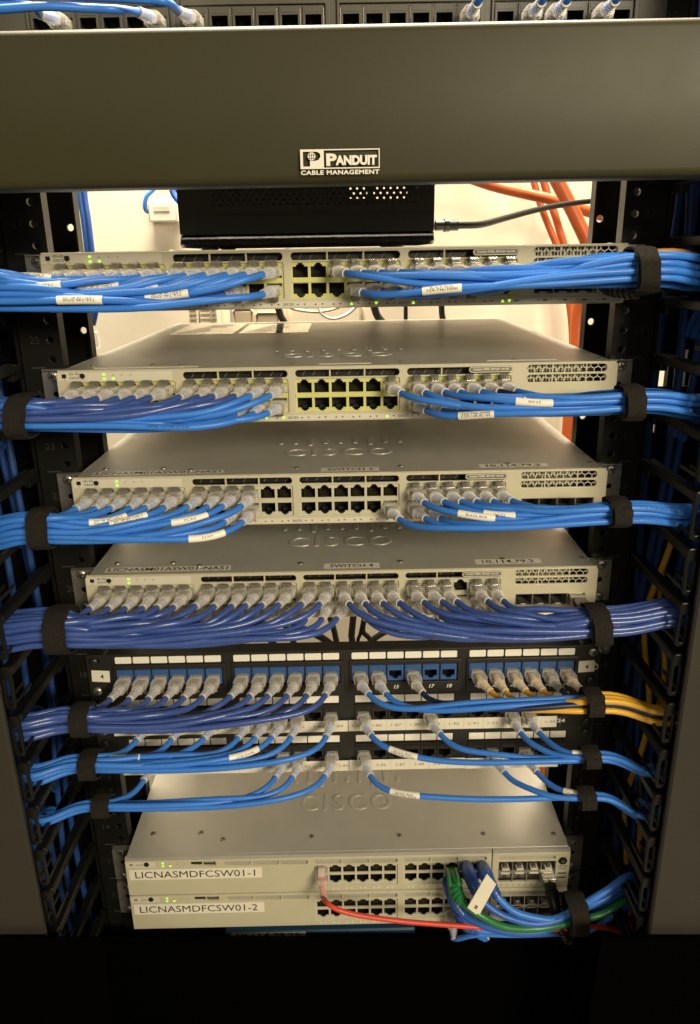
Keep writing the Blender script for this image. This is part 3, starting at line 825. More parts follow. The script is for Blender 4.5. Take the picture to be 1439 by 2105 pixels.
# panel above the big cover
pp = thing('patch_bay', (0, PY, 4*U), 'olive grey patch panel seen over the top edge of the big cover', 'patch panel', 'patch panels in the rack')
lo = [rrect(-240, 240, -44, 0, 1)]
for g in range(4):
    for c in range(6): lo.append(rrect(PX1[g][c]-7.55, PX1[g][c]+7.55, -32.6, -13.8))
m = MB(); m.add(plate_vf(lo, 2.5, .3)); m.build('plate', 'panel_olive', pp)
m = MB()
for g in range(4):
    a, b = PX1[g][0]-10, PX1[g][5]+12
    m.add(plate_vf([rrect(a, b, -43.2, -8.4, .8), rrect(a+1.6, b-3.4, -33.5, -12.6, .4)], 2.0, .5), 0, lambda p: p+Vector((0, -2.1, 0)))
m.build('bezel', 'panel_olive', pp)
for g in range(4):
    for c in range(6):
        j = link('jack_module', KJ_OLIVE, pp, (PX1[g][c], .4, -21.6)); link('jack', JACK_KEY, j, (0, .8, -2.0))

# ------------------------------------------------------------------ small black box on the topmost switch
bx = thing('mini_computer', (-22, 30, .4), 'small black box with a perforated front on the topmost switch', 'computer')
lo = [rrect(-100, 100, 12, 62, 1)]
for r in range(5):
    for c in range(31):
        x = -72 + c*5.2 + (2.6 if r % 2 else 0)
        lo.append(circ(x, 33.5+r*3.5, .85, 8))
m = MB(); m.add(plate_vf(lo, 1.0, .0))
m.box(-100, -98.8, 1.1, 128, 12, 62); m.box(98.8, 100, 1.1, 128, 12, 62); m.box(-100, 100, 1.1, 128, 62.1, 63.3)
m.add(plate_vf([rrect(-98.7, 98.7, 12, 62), rrect(34, 52, 46, 58, 3), rrect(58, 90, 44, 58, 3)], 1.2), 0, lambda p: p+Vector((0, 127, 0)))
m.box(-100, 100, -.4, -.05, 25.6, 26.0)
m.build('case', 'box_black', bx, ang=.5)
m = MB(); rg = []
for x in (-100, -99.5, 99.5, 100):
    k = .5 if abs(x) == 100 else 0
    rg.append([(x, 128, 11.8-k), (x, 2, 11.8-k)] + [(x, -2.5+4*(1-math.sin(a*math.pi/8))+k, 11.4-k-(6.6)*(a/4)) for a in range(1, 5)] + [(x, 2, 2.2+k), (x, 128, 2.2+k)])
m.loft(rg); m.build('base_trim', 'box_gloss', bx)
for x in (-80, 70):
    for y in (15, 110): m = MB(); m.cyl((x, y, 0), (0, 0, 1), 7, 2.2, 14); m.build('foot', 'cable_black', bx)

# ------------------------------------------------------------------ things on and near the back wall
m = MB(); m.box(-47/2, 47/2, -22, -.3, -15, 15, 0, 2); wj = thing('wall_jack', (-291, 700, 69), 'white surface mount data jack on the cream wall', 'wall socket')
m.build('body', 'white_plastic', wj)
m = MB(); m.box(-14, 12, -23, -22.3, 1, 9, 0, .2); m.build('cover_flap', 'strip_plastic', wj)
def cord(name, pts, r, mt, label, cat, group=None, n=10, seg=8):
    P = spline(pts, seg); m = MB(); m.tube(P, r, n)
    return tag(m.build(name, mt), label, cat, group)
g_ = 'blue cables at the wall'
cord('wall_cable', [at(322, 436, 690), at(300, 432, 682), at(301, 405, 680), at(318, 385, 684), at(330, 340, 690), at(335, 250, 692)], 3.6, 'cable_light', 'blue cable curling up from the white wall jack', 'cable')
cord('wall_cable', [at(345, 340, 600), at(352, 385, 600), at(362, 408, 600), at(385, 425, 600), at(420, 430, 600)], 4.5, 'cable_mid', 'blue cable bunch dropping behind the small black box, left of two', 'cable')
cord('wall_cable', [at(358, 340, 610), at(364, 385, 610), at(374, 400, 610), at(395, 408, 610), at(430, 410, 610)], 4.5, 'cable_light', 'blue cable bunch dropping behind the small black box, right of two', 'cable')
for i, (dx, r) in enumerate(((0, 4.2), (9, 4.2))):
    cord('wall_cable', [at(160+dx*.9, 250, 500), at(164+dx, 390, 500), at(172+dx, 450, 500), at(180+dx, 520, 500), at(187+dx, 600, 500), at(190+dx*.7, 640, 500), at(186+dx*.5, 668, 500)], r, 'boot_blue' if i else 'cable_mid',
         ('dark' if i else 'bright')+' blue cable hanging straight down beside the left rack post', 'cable')
m = MB(); m.box(-7, 7, -6, 6, -22, 4, 0, 2); m.box(-5, 5, -7, -6.1, -14, -4, 0)
tag(m.build('cable_end', 'clear_plug', None, at(192, 686, 500)), 'clear plug dangling at the end of the hanging blue cable', 'plug')
# punch down block and boxes low on the wall
p0 = at(395, 632, 690); p1 = at(470, 700, 690)
pb = thing('punch_down_block', (p0.x, 700, p0.z+6), 'white ribbed punch down block low on the back wall', 'wiring block')
m = MB(); W = p1.x-p0.x
for a, b in ((0, .24), (.62, .8)): m.box(W*a, W*b, -40, -.5, -120, 0, 0, 1)
m.box(W*.26, W*.6, -30, -.5, -120, -2, 1, 1)
for k in range(14):
    m.box(W*.02, W*.22, -42, -40.1, -8-k*8, -4-k*8, 1); m.box(W*.3, W*.56, -32, -30.1, -8-k*8, -5-k*8, 0); m.box(W*.64, W*.78, -42, -40.1, -8-k*8, -4-k*8, 1)
m.build('block', ['white_plastic', 'cord_cream'], pb)
p0 = at(478, 628, 690)
wb = thing('wall_box', (p0.x, 700, p0.z+10), 'white plastic enclosure low on the back wall', 'wall box')
m = MB(); m.box(0, 92, -48, -.5, -190, 0, 0, 4); m.build('body', 'white_plastic', wb)
m = MB(); m.box(6, 40, -52, -48.3, -50, -14, 0, 4); m.box(44, 84, -51, -48.3, -56, -20, 0, 4); m.build('cover', 'cord_cream', wb)
p0 = at(600, 628, 695); wb = thing('wall_box', (p0.x, 700, p0.z+10), 'wide cream panel box on the wall behind the gap under the top switch', 'wall box')
m = MB(); m.box(0, 120, -30, -.5, -200, 0, 0, 3); m.box(124, 260, -12, -.5, -200, 0, 0, 3); m.build('body', 'wall_paint', wb)
cord('loose_cable', [at(590, 620, 640), at(600, 634, 640), at(650, 641, 640), at(690, 634, 640), at(710, 622, 640)], 2.6, 'cord_cream', 'thin pinkish cord loop hanging in front of the wall boxes, left', 'cord')
cord('loose_cable', [at(650, 620, 640), at(662, 645, 640), at(685, 655, 640), at(715, 645, 640), at(740, 622, 640)], 2.8, 'white_plastic', 'thin white cord loop hanging in front of the wall boxes, right', 'cord')
# black cords behind the switches
for i, (pts, r) in enumerate((
    ([(560, 560, 440), (574, 640, 440), (586, 668, 440), (604, 740, 445), (640, 1150, 450), (688, 1300, 450), (700, 1420, 450)], 5.0),
    ([(755, 560, 440), (772, 640, 440), (788, 668, 440), (800, 720, 445), (770, 900, 450), (726, 1270, 450), (724, 1330, 450), (724, 1500, 450)], 5.5),
    ([(834, 560, 440), (834, 640, 440), (833, 668, 440), (826, 760, 445), (790, 1000, 450), (745, 1280, 455), (735, 1330, 455), (730, 1500, 455)], 3.0),
    ([(906, 560, 440), (908, 640, 440), (911, 668, 440), (906, 760, 445), (850, 1000, 450), (750, 1270, 455), (764, 1330, 455), (768, 1500, 455)], 4.2),
    ([(420, 1100, 470), (480, 1200, 460), (600, 1280, 450), (660, 1310, 450), (690, 1340, 450), (700, 1400, 450)], 6.0),
    ([(520, 1180, 470), (560, 1250, 465), (600, 1310, 460), (620, 1400, 460)], 5.2),
    ([(1000, 1180, 470), (900, 1270, 460), (790, 1300, 450), (740, 1350, 450), (720, 1420, 450)], 5.0),
    ([(1062, 1180, 470), (1060, 1260, 470), (1064, 1330, 470), (1066, 1420, 470)], 4.0),
    ([(1088, 1180, 470), (1086, 1260, 470), (1096, 1330, 470), (1110, 1420, 470)], 4.0),
    ([(820, 1180, 470), (850, 1260, 465), (880, 1300, 462), (890, 1400, 460)], 4.0),
    ([(470, 1210, 470), (530, 1280, 470), (560, 1320, 470), (570, 1400, 470)], 7.0))):
    nm = ('first', 'second', 'third', 'fourth')[i] + ' black cord from the left hanging in the gap under the topmost switch' if i < 4 else \
         ('thick dark cord sweeping down rightward in the gap under SWITCH 4', 'dark cord dropping beside the thick one under SWITCH 4',
          'dark cord sweeping down leftward in the gap under SWITCH 4', 'left of two straight cords under right end of SWITCH 4',
          'right of two straight cords under right end of SWITCH 4', 'dark cord among the bundle under SWITCH 4 right half', 'thickest dark cord under the left half of SWITCH 4')[i-4]
    cord('black_cable', [at(*p) for p in pts], r, 'cable_black', nm, 'cord', 'dark cords behind the switches')
# orange ducts
og = 'orange ducts behind the rack'
cord('orange_duct', [at(1100, 250, 520), at(1130, 340, 520), at(1160, 400, 520), (at(1185, 450, 520)), at(1210, 510, 520), at(1205, 560, 530), at(1188, 640, 540), at(1184, 720, 540), at(1168, 890, 540), at(1156, 1250, 540), at(1118, 1580, 540), at(1100, 1800, 540)], 10.0, 'duct_orange', 'thickest orange duct slanting down behind the right rack post', 'duct', og)
cord('orange_duct', [at(900, 340, 600), at(1000, 378, 590), at(1080, 398, 580), at(1150, 414, 570), at(1200, 432, 575), at(1260, 450, 590)], 8.0, 'duct_orange', 'orange duct crossing almost level under the big cover', 'duct', og)
cord('orange_duct', [at(1085, 250, 640), at(1092, 340, 640), at(1103, 395, 640), at(1118, 440, 640), at(1134, 480, 640), at(1146, 515, 640), at(1172, 640, 640), at(1175, 760, 640), at(1160, 900, 640)], 5.4, 'duct_orange', 'thin orange duct, left of the two thin ones', 'duct', og)
cord('orange_duct', [at(1098, 250, 645), at(1110, 340, 645), at(1124, 395, 645), at(1140, 440, 645), at(1152, 480, 645), at(1162, 515, 645), at(1188, 640, 645), at(1190, 760, 645), at(1180, 900, 645)], 6.0, 'duct_orange', 'thin orange duct, right of the two thin ones', 'duct', og)
cord('orange_cable', [at(1290, 524, -28), at(1345, 520, -36), at(1390, 519, -36), at(1430, 528, -32), at(1475, 550, -15), at(1500, 600, 20)], 2.8, 'cable_orange', 'orange cable lying on top of the blue bundle at the upper right', 'cable')
# power lead of the little box
pw = thing('power_cable', at(895, 464, 75), 'black power lead plugged into the right side of the small black box', 'cable')
o0 = at(895, 464, 75)
m = MB(); P = spline([at(905, 464, 75), at(945, 463, 78), at(990, 461, 100), at(1040, 448, 150), at(1100, 432, 210), at(1150, 422, 260), at(1200, 415, 300), at(1240, 413, 320), at(1300, 420, 330)], 8)
m.tube([p-o0 for p in P], 3.0, 10); m.build('lead', 'cord_black', pw)
m = MB(); e = (at(945, 463, 78)-o0)
m.tube([Vector((0, 0, 0)), e*.35, e*.36, e*.55, e*.56, e*.9, e], [4.2, 4.2, 5.4, 5.2, 4.0, 3.6, 3.2], 12)
for k in range(4): m.tube([e*(.6+k*.09), e*(.64+k*.09)], 4.5, 12)
m.build('plug', 'cable_black', pw)

# ------------------------------------------------------------------ patch cables
def plug_meshes(tab_up=True, clear='clear_plug'):
    """clear modular plug, origin at the mouth of the port, pointing out along -y"""
    s = 1 if tab_up else -1
    m = MB()
    m.box(-5.6, 5.6, -1.0, 9.0, -3.4, 3.4, 0, .4)
    rg = []
    for y, wx, wz in ((-1.1, 5.7, 3.6), (-2.0, 6.1, 4.3), (-9.5, 6.2, 4.5), (-13.0, 5.8, 4.4), (-17.0, 4.9, 4.0)):
        rg.append([(wx*a, y, wz*b) for a, b in ((-1, -.6), (-.75, -1), (.75, -1), (1, -.6), (1, .6), (.75, 1), (-.75, 1), (-1, .6))])
    m.loft(rg)
    for a in (-1, 1):                                  # side ribs
        for y in (-4, -7, -10): m.box(a*6.1, a*6.5, y-.6, y+.6, -2.6, 2.6, 0)
    for k in range(4):                                 # coloured pairs seen through the clear body
        m.box(-3.3+k*1.8, -2.1+k*1.8, -8, 6, -.7, .7, 1)
    bodyme = m.mesh('plug', [clear, 'print_grey'])
    m = MB()
    def strap(pts, wd, th):
        rr = []
        for y, z in pts: rr.append([(-wd, y, s*z), (wd, y, s*z), (wd, y, s*(z+th)), (-wd, y, s*(z+th))])
        m.loft(rr)
    strap([(6, 3.7), (0.5, 4.6), (-2.0, 7.0), (-4.5, 8.0), (-7.0, 7.6), (-9.6, 5.6), (-10.4, 4.2)], 3.1, .7)
    m.box(-3.3, 3.3, -4.8, -3.8, s*4.0, s*8.6, 0)
    tab = m.mesh('latch', [clear if clear != 'clear_plug' else 'plug_smoke'])
    return bodyme, tab
def boot_mesh(clear='clear_boot'):
    """ribbed clear strain relief, origin at its root, along -y, 13 mm long"""
    m = MB()
    P = []; R = []
    y = 0.0
    P.append((0, 2.5, 0)); R.append(3.9)
    for k in range(5):
        r = 4.5 - .22*k
        P += [(0, -y, 0), (0, -y-1.0, 0), (0, -y-1.1, 0), (0, -y-1.9, 0)]; R += [r, r, r-.75, r-.75]; y += 2.0
    P += [(0, -y, 0), (0, -y-1.6, 0)]; R += [3.7, 3.5]
    m.tube([Vector(p) for p in P], R, 12)
    m.tube([Vector((0, -y-.4, 0)), Vector((0, -y-1.7, 0))], 3.62, 12, 1)
    return m.mesh('boot', [clear, 'collar'])
PLUG = {True: plug_meshes(True), False: plug_meshes(False)}
PLUG_R = plug_meshes(True, 'clear_red')
BOOT = boot_mesh(); BOOT_R = boot_mesh('clear_red')
CR = 2.6
NOCLIP = 0
def path_len(P):
    L = [0.0]
    for a, b in zip(P, P[1:]): L.append(L[-1] + (b-a).length)
    return L
def sample(P, L, s):
    for k in range(len(L)-1):
        if L[k+1] >= s:
            t = (s-L[k])/max(L[k+1]-L[k], 1e-9); return P[k].lerp(P[k+1], t)
    return P[-1]
def text_on_cable(m, P, L, s0, s1, r, txt, h, phi, mi, flip=False, w=None):
    """lay lettering on the jacket between arc lengths s0..s1, centred at angle phi (0 = facing out, + = up)"""
    v, f = text_vf(txt, w=w or (s1-s0), h=h)
    mid = (s0+s1)/2
    def fn(p):
        u, q = (-p.x, -p.y) if flip else (p.x, p.y)
        c = sample(P, L, mid+u*DIR); a = sample(P, L, mid+u*DIR-1.0*DIR); b = sample(P, L, mid+u*DIR+1.0*DIR)
        t = (b-a).normalized()                          # towards +x in the picture
        outv = Vector((0, -1, .28)); outv = (outv - t*outv.dot(t)).normalized(); up_ = outv.cross(t)
        if up_.z < 0: up_ = -up_
        ang = phi + q/r
        return c + outv*(r*math.cos(ang)) + up_*(r*math.sin(ang))
    DIR = 1 if P[-1].x > P[0].x else -1
    m.add((v, f), mi, fn)
ORD = ('first', 'second', 'third', 'fourth', 'fifth', 'sixth', 'seventh', 'eighth', 'ninth', 'tenth', 'eleventh', 'twelfth',
       'thirteenth', 'fourteenth', 'fifteenth', 'sixteenth', 'seventeenth', 'eighteenth', 'nineteenth', 'twentieth',
       'twenty first', 'twenty second', 'twenty third', 'twenty fourth')
COLN = {'cable_light': 'light blue', 'cable_mid': 'mid blue', 'cable_dark': 'dark blue', 'cable_navy': 'navy', 'cable_yellow': 'yellow', 'cable_green': 'green', 'cable_red': 'red'}
def patch_cable(port, s, P_after, mt, label, group, tab_up=True, yaw=.25, droop=.12, wraps=(), r=CR, plug=True, plugset=None, boot=None, prints=()):
    """port: mouth of the jack; P_after(B, d) gives the way points from the end of the boot"""
    base = Vector(port)
    ay = yaw*.22; az = droop*.3
    d1 = Vector((s*math.sin(ay), -math.cos(ay), -az)).normalized()
    root = base + d1*15.0
    d2 = Vector((s*math.sin(yaw), -math.cos(yaw), -droop)).normalized()
    B = root + d2*11.6
    P = [base + d1*5, base + d1*10, root] if mt in ('cable_red', 'cable_yellow') else [root - d1*3, root - d1*1, root + d2*2]
    P += P_after(B, d2)
    m = MB(); m.tube([p-base for p in P], r, 10)
    o = m.build('patch_cable', mt, None, base)
    tag(o, label, 'patch cable', group)
    if plug:
        pm, lm = plugset or PLUG[tab_up]
        e = d1.to_track_quat('-Y', 'Z').to_euler()
        po = link('plug', pm, o, (0, 0, 0), e); link('latch', lm, po)
        link('boot', boot or BOOT, o, root-base, d2.to_track_quat('-Y', 'Z').to_euler())
    if wraps or prints:
        L = path_len(P)
        def at_x(x):                                    # arc length where the cable passes x
            return min(range(12, len(P)), key=lambda k: abs(P[k].x-x))
        for (x, length, lines, flip) in wraps:
            k = at_x(x); s0 = max(L[k]-length/2, 30); s1 = s0+length
            Q = [sample(P, L, s0 + (s1-s0)*j/12) for j in range(13)]
            wm = MB(); wm.tube([p-base for p in Q], r+.4, 14)
            n = len(lines); Pb = [p-base for p in P]
            for j, tx in enumerate(lines):
                ph = ((n-1)/2-j)*.62*(-1 if flip else 1) + .1
                text_on_cable(wm, Pb, L, s0+2, s1-2, r+.5, tx, 1.75, ph, 1, flip, w=min(length-4, len(tx)*1.75))
            wm.build('wrap_label', ['window_label', 'print_black'], o, smooth=True)
        for (x, tx, ww, flip, ph) in prints:
            k = at_x(x); wm = MB(); text_on_cable(wm, [p-base for p in P], L, L[k]-ww/2, L[k]+ww/2, r+.06, tx, 1.7, ph, 0, flip, w=ww)
            wm.build('jacket_print', 'print_black', o, smooth=False)
    return o, P
def strap_loop(c, ny, nz, s, label, width=15, lean=0.0, tail=True):
    """hook and loop band round a bundle, centre c (mm), half extents ny (depth) and nz (height)"""
    t = thing('cable_strap', c, label, 'cable strap', 'black straps round the cable bundles')
    rr = min(ny, nz)*.8
    lo = rrect(-ny, ny, -nz, nz, rr, 6)
    def ring(off, x, k=1.0): 
        return [(x + lean*z/nz*6 + .5*math.sin(i*1.7), y*(1+off/ny), z*(1+off/nz)) for i, (y, z) in enumerate(lo)]
    m = MB()
    h = width/2
    m.loft([ring(.2, -h), ring(1.7, -h-.2), ring(2.1, -h+2), ring(2.3, 0), ring(2.1, h-2), ring(1.7, h+.2), ring(.2, h)], cap=False)
    m.build('band', 'velcro', t, ang=1.2)
    if tail:
        m = MB()
        a = [(y, z) for y, z in lo if y < ny*.2]
        a = sorted(a, key=lambda p: p[1])
        r1 = []
        for j, (y, z) in enumerate(a[1:-1]):
            kk = 1+3.2/ny; r1.append([(-h+1+lean*z/nz*6, y*kk, z*1.03), (h-1+lean*z/nz*6, y*kk, z*1.03), (h-1+lean*z/nz*6, y*(kk+1.3/ny), z*1.05), (-h+1+lean*z/nz*6, y*(kk+1.3/ny), z*1.05)])
        m.loft(r1); m.build('tail', 'velcro', t, ang=1.2)
    return t
PITCH = 5.35
def bundle(ports, s, strap, rows, cols, exit_pt, group, strap_label=None, lean=0.0, dz0=0.0, zig=1.6, exit2=None, width=15, sag=0.0, pitch=PITCH, fan=1.0):
    """ports: list of dict(p, mt, label, up, wraps). sorted so that near cables run on top"""
    sx, syy, sz = strap
    ports = sorted(ports, key=lambda d: abs(d['p'][0]-sx) + (0 if d.get('up', True) else 6) + d.get('ord', 0))
    n = len(ports); per = math.ceil(n/rows)
    slots = []
    for i in range(n):
        r_ = min(i//per, rows-1); c_ = i - r_*per
        y = syy + ((per-1)/2 - c_)*pitch*.92 + (0.5*pitch*.9 if r_ % 2 else 0) - pitch*.2
        z = sz + ((rows-1)/2 - r_)*pitch*.90 + rnd.uniform(-.35, .35)
        slots.append(Vector((sx, y, z)))
    outs = []
    for d, S in zip(ports, slots):
        p = Vector(d['p']); dist = abs(p.x-sx)
        yw = d.get('yaw', min(.62, .2+.25*rnd.random() + (0.1 if dist > 60 else .0)))
        def way(B, d2, S=S, dist=dist, p=p, d=d):
            L1 = 16 + .10*dist; L1 = min(L1, 40)
            k2 = .58 if dist > 60 else .45
            dd = max(abs(B.x-S.x), 8)
            pr = Vector((0, rnd.uniform(-3, 2), rnd.uniform(-2.5, 2.5) - sag*min(dist/200, 1)))
            far = S - Vector((s*dd*k2, 0, 0)) + pr
            b = bez(B, B + d2*L1, far, S, max(12, int(dist/7)+8))
            ph, ph2 = rnd.uniform(0, 6.28), rnd.uniform(0, 6.28)
            for k in range(1, len(b)-1):
                t = k/(len(b)-1); e = (math.sin(math.pi*t)**1.5)*min(1, dist/90)
                b[k] = b[k] + Vector((0, zig*.8*e*math.sin(ph+t*5.5), zig*e*math.sin(ph2+t*6.2)))
            E0 = Vector(exit_pt); off = S - Vector((sx, syy, sz))
            o1 = Vector((0, off.y*fan, off.z*fan)) + Vector((0, rnd.uniform(-1, 1), rnd.uniform(-1.2, 1.2)))
            X = E0 + o1
            S1 = S + Vector((s*width*.6, 0, 0))
            mid = bez(S1, S1 + Vector((s*abs(X.x-S1.x)*.5, 0, 0)), X - Vector((s*abs(X.x-S1.x)*.35, 0, 0)) + Vector((0, 0, dz0)), X, 9)
            tail = []
            if exit2:
                Y2 = Vector(exit2) + Vector((off.z*.5, off.y*.5, rnd.uniform(-6, 6)))
                dirX = (mid[-1]-mid[-2]).normalized()
                tail = bez(X, X + dirX*20, Y2 + Vector((0, -12, 26)), Y2, 9)[1:]
            return b + mid[0:] + tail
        outs.append(patch_cable(d['p'], s, way, d['mt'], d['label'], group, d.get('tab', d.get('up', True)), yw, d.get('droop', .10), d.get('wraps', ()),
                                plug=d.get('plug', True), prints=d.get('prints', ()), plugset=d.get('plugset'), boot=d.get('boot'))[0])
    if strap_label:
        ys = [v.y for v in slots]; zs = [v.z for v in slots]
        strap_loop(((sx), (min(ys)+max(ys))/2, (min(zs)+max(zs))/2), (max(ys)-min(ys))/2+CR+1.5, (max(zs)-min(zs))/2+CR+1.3, s, strap_label, width, lean)
    return outs
def sw_port(k, g, c, upper): return (colx(g, c), 1.0, -k*U - (15.8 if upper else 29.6))
SWN = {0: 'the topmost switch', 2: 'the second switch down', 4: 'the switch labelled SWITCH 3', 6: 'the switch labelled SWITCH 4'}
def spec(k, lst, wraps={}, prints={}):
    out = []
    for g, c, u, mt in lst:
        n = g*6+c
        out.append(dict(p=sw_port(k, g, c, u), mt=mt, up=u, label=f'{COLN[mt]} cable in {ORD[n]} {"upper" if u else "lower"} port of {SWN[k]}',
                        wraps=wraps.get((g, c, u), ()), prints=prints.get((g, c, u), ())))
    return out
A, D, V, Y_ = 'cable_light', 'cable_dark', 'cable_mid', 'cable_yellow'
BB = ['BLACK BOX', '724-746-5500']; CS = ['724-746-5500', 'CSPC28-BL-05']; DT = ['04/22']
MANL = lambda z: (-300, 40, z); MANR = lambda z: (300, 40, z)
# topmost switch
l1 = [(g, c, True, A) for g in (0, 1) for c in range(6)] + [(0, c, False, A) for c in range(6)] + [(1, c, False, A) for c in (0, 1, 2, 3, 5)]
w1 = {(1, 5, True): [(-118, 30, CS, True)], (0, 4, True): [(-180, 30, CS, True)], (0, 5, True): [(-205, 30, CS, True)], (1, 0, True): [(-165, 30, CS, True)], (1, 2, True): [(-140, 28, DT, True)], (0, 2, True): [(-212, 30, CS, True)], (1, 4, True): [(-150, 30, CS, True)],
      (1, 5, False): [], (0, 0, False): [], (1, 3, False): [(-178, 30, CS, True)]}
bundle(spec(0, l1, w1), -1, (-236, -50, -24), 6, 4, (-250, -44, -25), 'blue cables of the topmost switch running left', None, exit2=MANL(-60), sag=2)
l1 = [(2, c, True, A) for c in (2, 3, 4, 5)] + [(2, c, False, A) for c in (3, 4, 5)] + [(3, c, True, A) for c in range(6)] + [(3, c, False, A) for c in range(4)]
w1 = {(2, 3, False): [(72, 27, BB, False)], (3, 2, True): [(118, 28, DT, False)]}
p1 = {(2, 2, True): [(186, '0392 0523 4PR 24AWG UTP CAT6', 62, False, .2)], (2, 4, True): [(178, 'TESTED TO 250MHZ', 44, False, .1)]}
bundle(spec(0, l1, w1, p1), 1, (211, -52, -18), 5, 4, (262, -36, -22), 'blue cables of the topmost switch running right', 'largest black strap round the blue cables right of the topmost switch', lean=-.35, exit2=MANR(-70), sag=2)
# second switch
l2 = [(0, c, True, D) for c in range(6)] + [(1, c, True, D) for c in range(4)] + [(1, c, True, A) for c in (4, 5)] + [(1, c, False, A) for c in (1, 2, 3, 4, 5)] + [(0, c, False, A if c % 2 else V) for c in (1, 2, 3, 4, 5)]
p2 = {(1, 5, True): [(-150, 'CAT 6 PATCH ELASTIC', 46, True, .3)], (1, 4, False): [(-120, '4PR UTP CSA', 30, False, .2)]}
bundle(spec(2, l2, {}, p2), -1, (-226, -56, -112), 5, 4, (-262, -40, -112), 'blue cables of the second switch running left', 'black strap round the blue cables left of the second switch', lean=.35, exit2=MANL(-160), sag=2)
l2 = [(2, 5, True, A)] + [(3, c, True, A) for c in range(4)] + [(3, 4, True, 'cable_navy'), (3, 5, True, A)] + [(3, c, False, A) for c in (0, 1, 2)]
w2 = {(3, 0, False): [(103, 26, CS, False)], (2, 5, True): [], (3, 1, False): [(118, 26, BB, False)], (3, 1, True): [(140, 26, DT, False)], (3, 2, True): [(150, 24, DT, False)]}
sp = spec(2, l2, w2); 
bundle(sp, 1, (211, -56, -110), 4, 3, (266, -50, -115), 'blue cables of the second switch running right', 'black strap round the blue cables right of the second switch', lean=-.15, exit2=MANR(-160), sag=3)
# switch 3
l3 = [(0, c, True, A) for c in range(6)] + [(1, c, True, A) for c in range(4)] + [(1, c, False, A) for c in (2, 3)] + [(0, c, False, A) for c in (4, 5)]
w3 = {(0, 4, True): [(-160, 28, CS, True)], (0, 5, True): [(-135, 28, CS, True)], (1, 2, True): [(-118, 28, DT, True)], (1, 3, False): [(-105, 28, DT, True)]}
bundle(spec(4, l3, w3), -1, (-224, -58, -198), 5, 3, (-266, -54, -204), 'blue cables of SWITCH 3 running left', 'black strap round the blue cables left of SWITCH 3', lean=.1, exit2=MANL(-250), sag=4)
l3 = [(2, 5, False, A)] + [(3, c, True, A) for c in range(6)] + [(3, c, False, A) for c in (0, 1)]
w3 = {(3, 0, True): [(103, 28, BB[:1], False)], (3, 1, True): [(124, 24, DT, False)], (3, 0, False): [(138, 26, CS[1:], False)]}
p3 = {(3, 3, True): [(240, 'TO TIA/EIA-568-B.2', 40, False, .2)], (2, 5, False): [(236, '4PR UTP (UL) C(UL)', 40, False, .1)]}
bundle(spec(4, l3, w3, p3), 1, (209, -58, -196), 4, 3, (264, -52, -202), 'blue cables of SWITCH 3 running right', 'black strap round the blue cables right of SWITCH 3', lean=-.1, exit2=MANR(-250), sag=3)
# switch 4
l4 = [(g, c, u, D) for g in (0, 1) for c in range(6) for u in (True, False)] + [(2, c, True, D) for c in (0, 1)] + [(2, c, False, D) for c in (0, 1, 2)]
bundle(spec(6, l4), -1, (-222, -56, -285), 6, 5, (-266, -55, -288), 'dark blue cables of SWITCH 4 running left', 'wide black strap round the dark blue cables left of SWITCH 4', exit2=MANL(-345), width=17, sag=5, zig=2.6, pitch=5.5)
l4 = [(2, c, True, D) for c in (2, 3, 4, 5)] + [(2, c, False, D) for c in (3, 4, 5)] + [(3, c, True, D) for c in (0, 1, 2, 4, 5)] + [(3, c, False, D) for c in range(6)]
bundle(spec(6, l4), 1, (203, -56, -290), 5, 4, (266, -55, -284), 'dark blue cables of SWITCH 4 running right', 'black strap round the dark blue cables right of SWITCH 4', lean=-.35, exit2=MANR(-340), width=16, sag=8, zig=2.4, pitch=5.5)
# patch panels
PN = {8: 'the blue jack panel', 9: 'the patch panel numbered 1-73', 10: 'the lowest patch panel'}
def pspec(k, lst, wraps={}, zoff=-26.0):
    out = []
    for g, c, mt in lst:
        x = (PX1 if k == 8 else PX2)[g][c]
        out.append(dict(p=(x, PY-1.6, -k*U+zoff), mt=mt, up=True, tab=False, label=f'{COLN[mt]} cable in {ORD[g*6+c]} port of {PN[k]}', wraps=wraps.get((g, c), ()), droop=.16))
    return out
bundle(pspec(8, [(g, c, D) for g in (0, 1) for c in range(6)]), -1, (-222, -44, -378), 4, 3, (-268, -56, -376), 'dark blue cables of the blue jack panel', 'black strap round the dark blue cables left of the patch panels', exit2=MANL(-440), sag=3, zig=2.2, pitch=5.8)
pj = pspec(8, [(2, 0, A), (2, 1, A), (2, 3, 'cable_navy'), (3, 4, 'cable_navy')] + [(3, c, Y_) for c in (0, 1, 2, 3, 5)])
for d_, o_ in zip(pj, (1000, 1100, 1500, 2000, 2300, 2200, 60, 30, 0)): d_['ord'] = o_
bundle(pj, 1, (211, -42, -375), 4, 3, (268, -54, -380), 'blue and yellow cables of the blue jack panel', 'black strap round the blue and yellow cables', exit2=MANR(-460), zig=2.0, sag=2)
w9 = {(1, 2): [(-92, 28, BB[:1], True)], (0, 3): [], (1, 0): [(-196, 34, BB[:1], True)]}
bundle(pspec(9, [(0, 1, A), (0, 3, A), (0, 5, A)] + [(1, c, A) for c in (0, 1, 2, 3, 5)], w9), -1, (-221, -44, -424), 3, 3, (-267, -56, -425), 'light blue cables of the 1-73 patch panel', 'black strap round the light blue cables left of the 1-73 patch panel', exit2=MANL(-520), sag=4, pitch=5.7)
w9 = {(2, 0): [(52, 26, BB, False)], (3, 3): [(206, 14, ['IBDN'], False)]}
bundle(pspec(9, [(2, 0, A), (2, 4, A), (3, 2, A), (3, 3, A)], w9), 1, (214, -42, -429), 2, 2, (265, -55, -436), 'light blue cables of the 1-73 patch panel going right', 'black strap round the light blue cables right of the 1-73 patch panel', exit2=MANR(-520), sag=2)
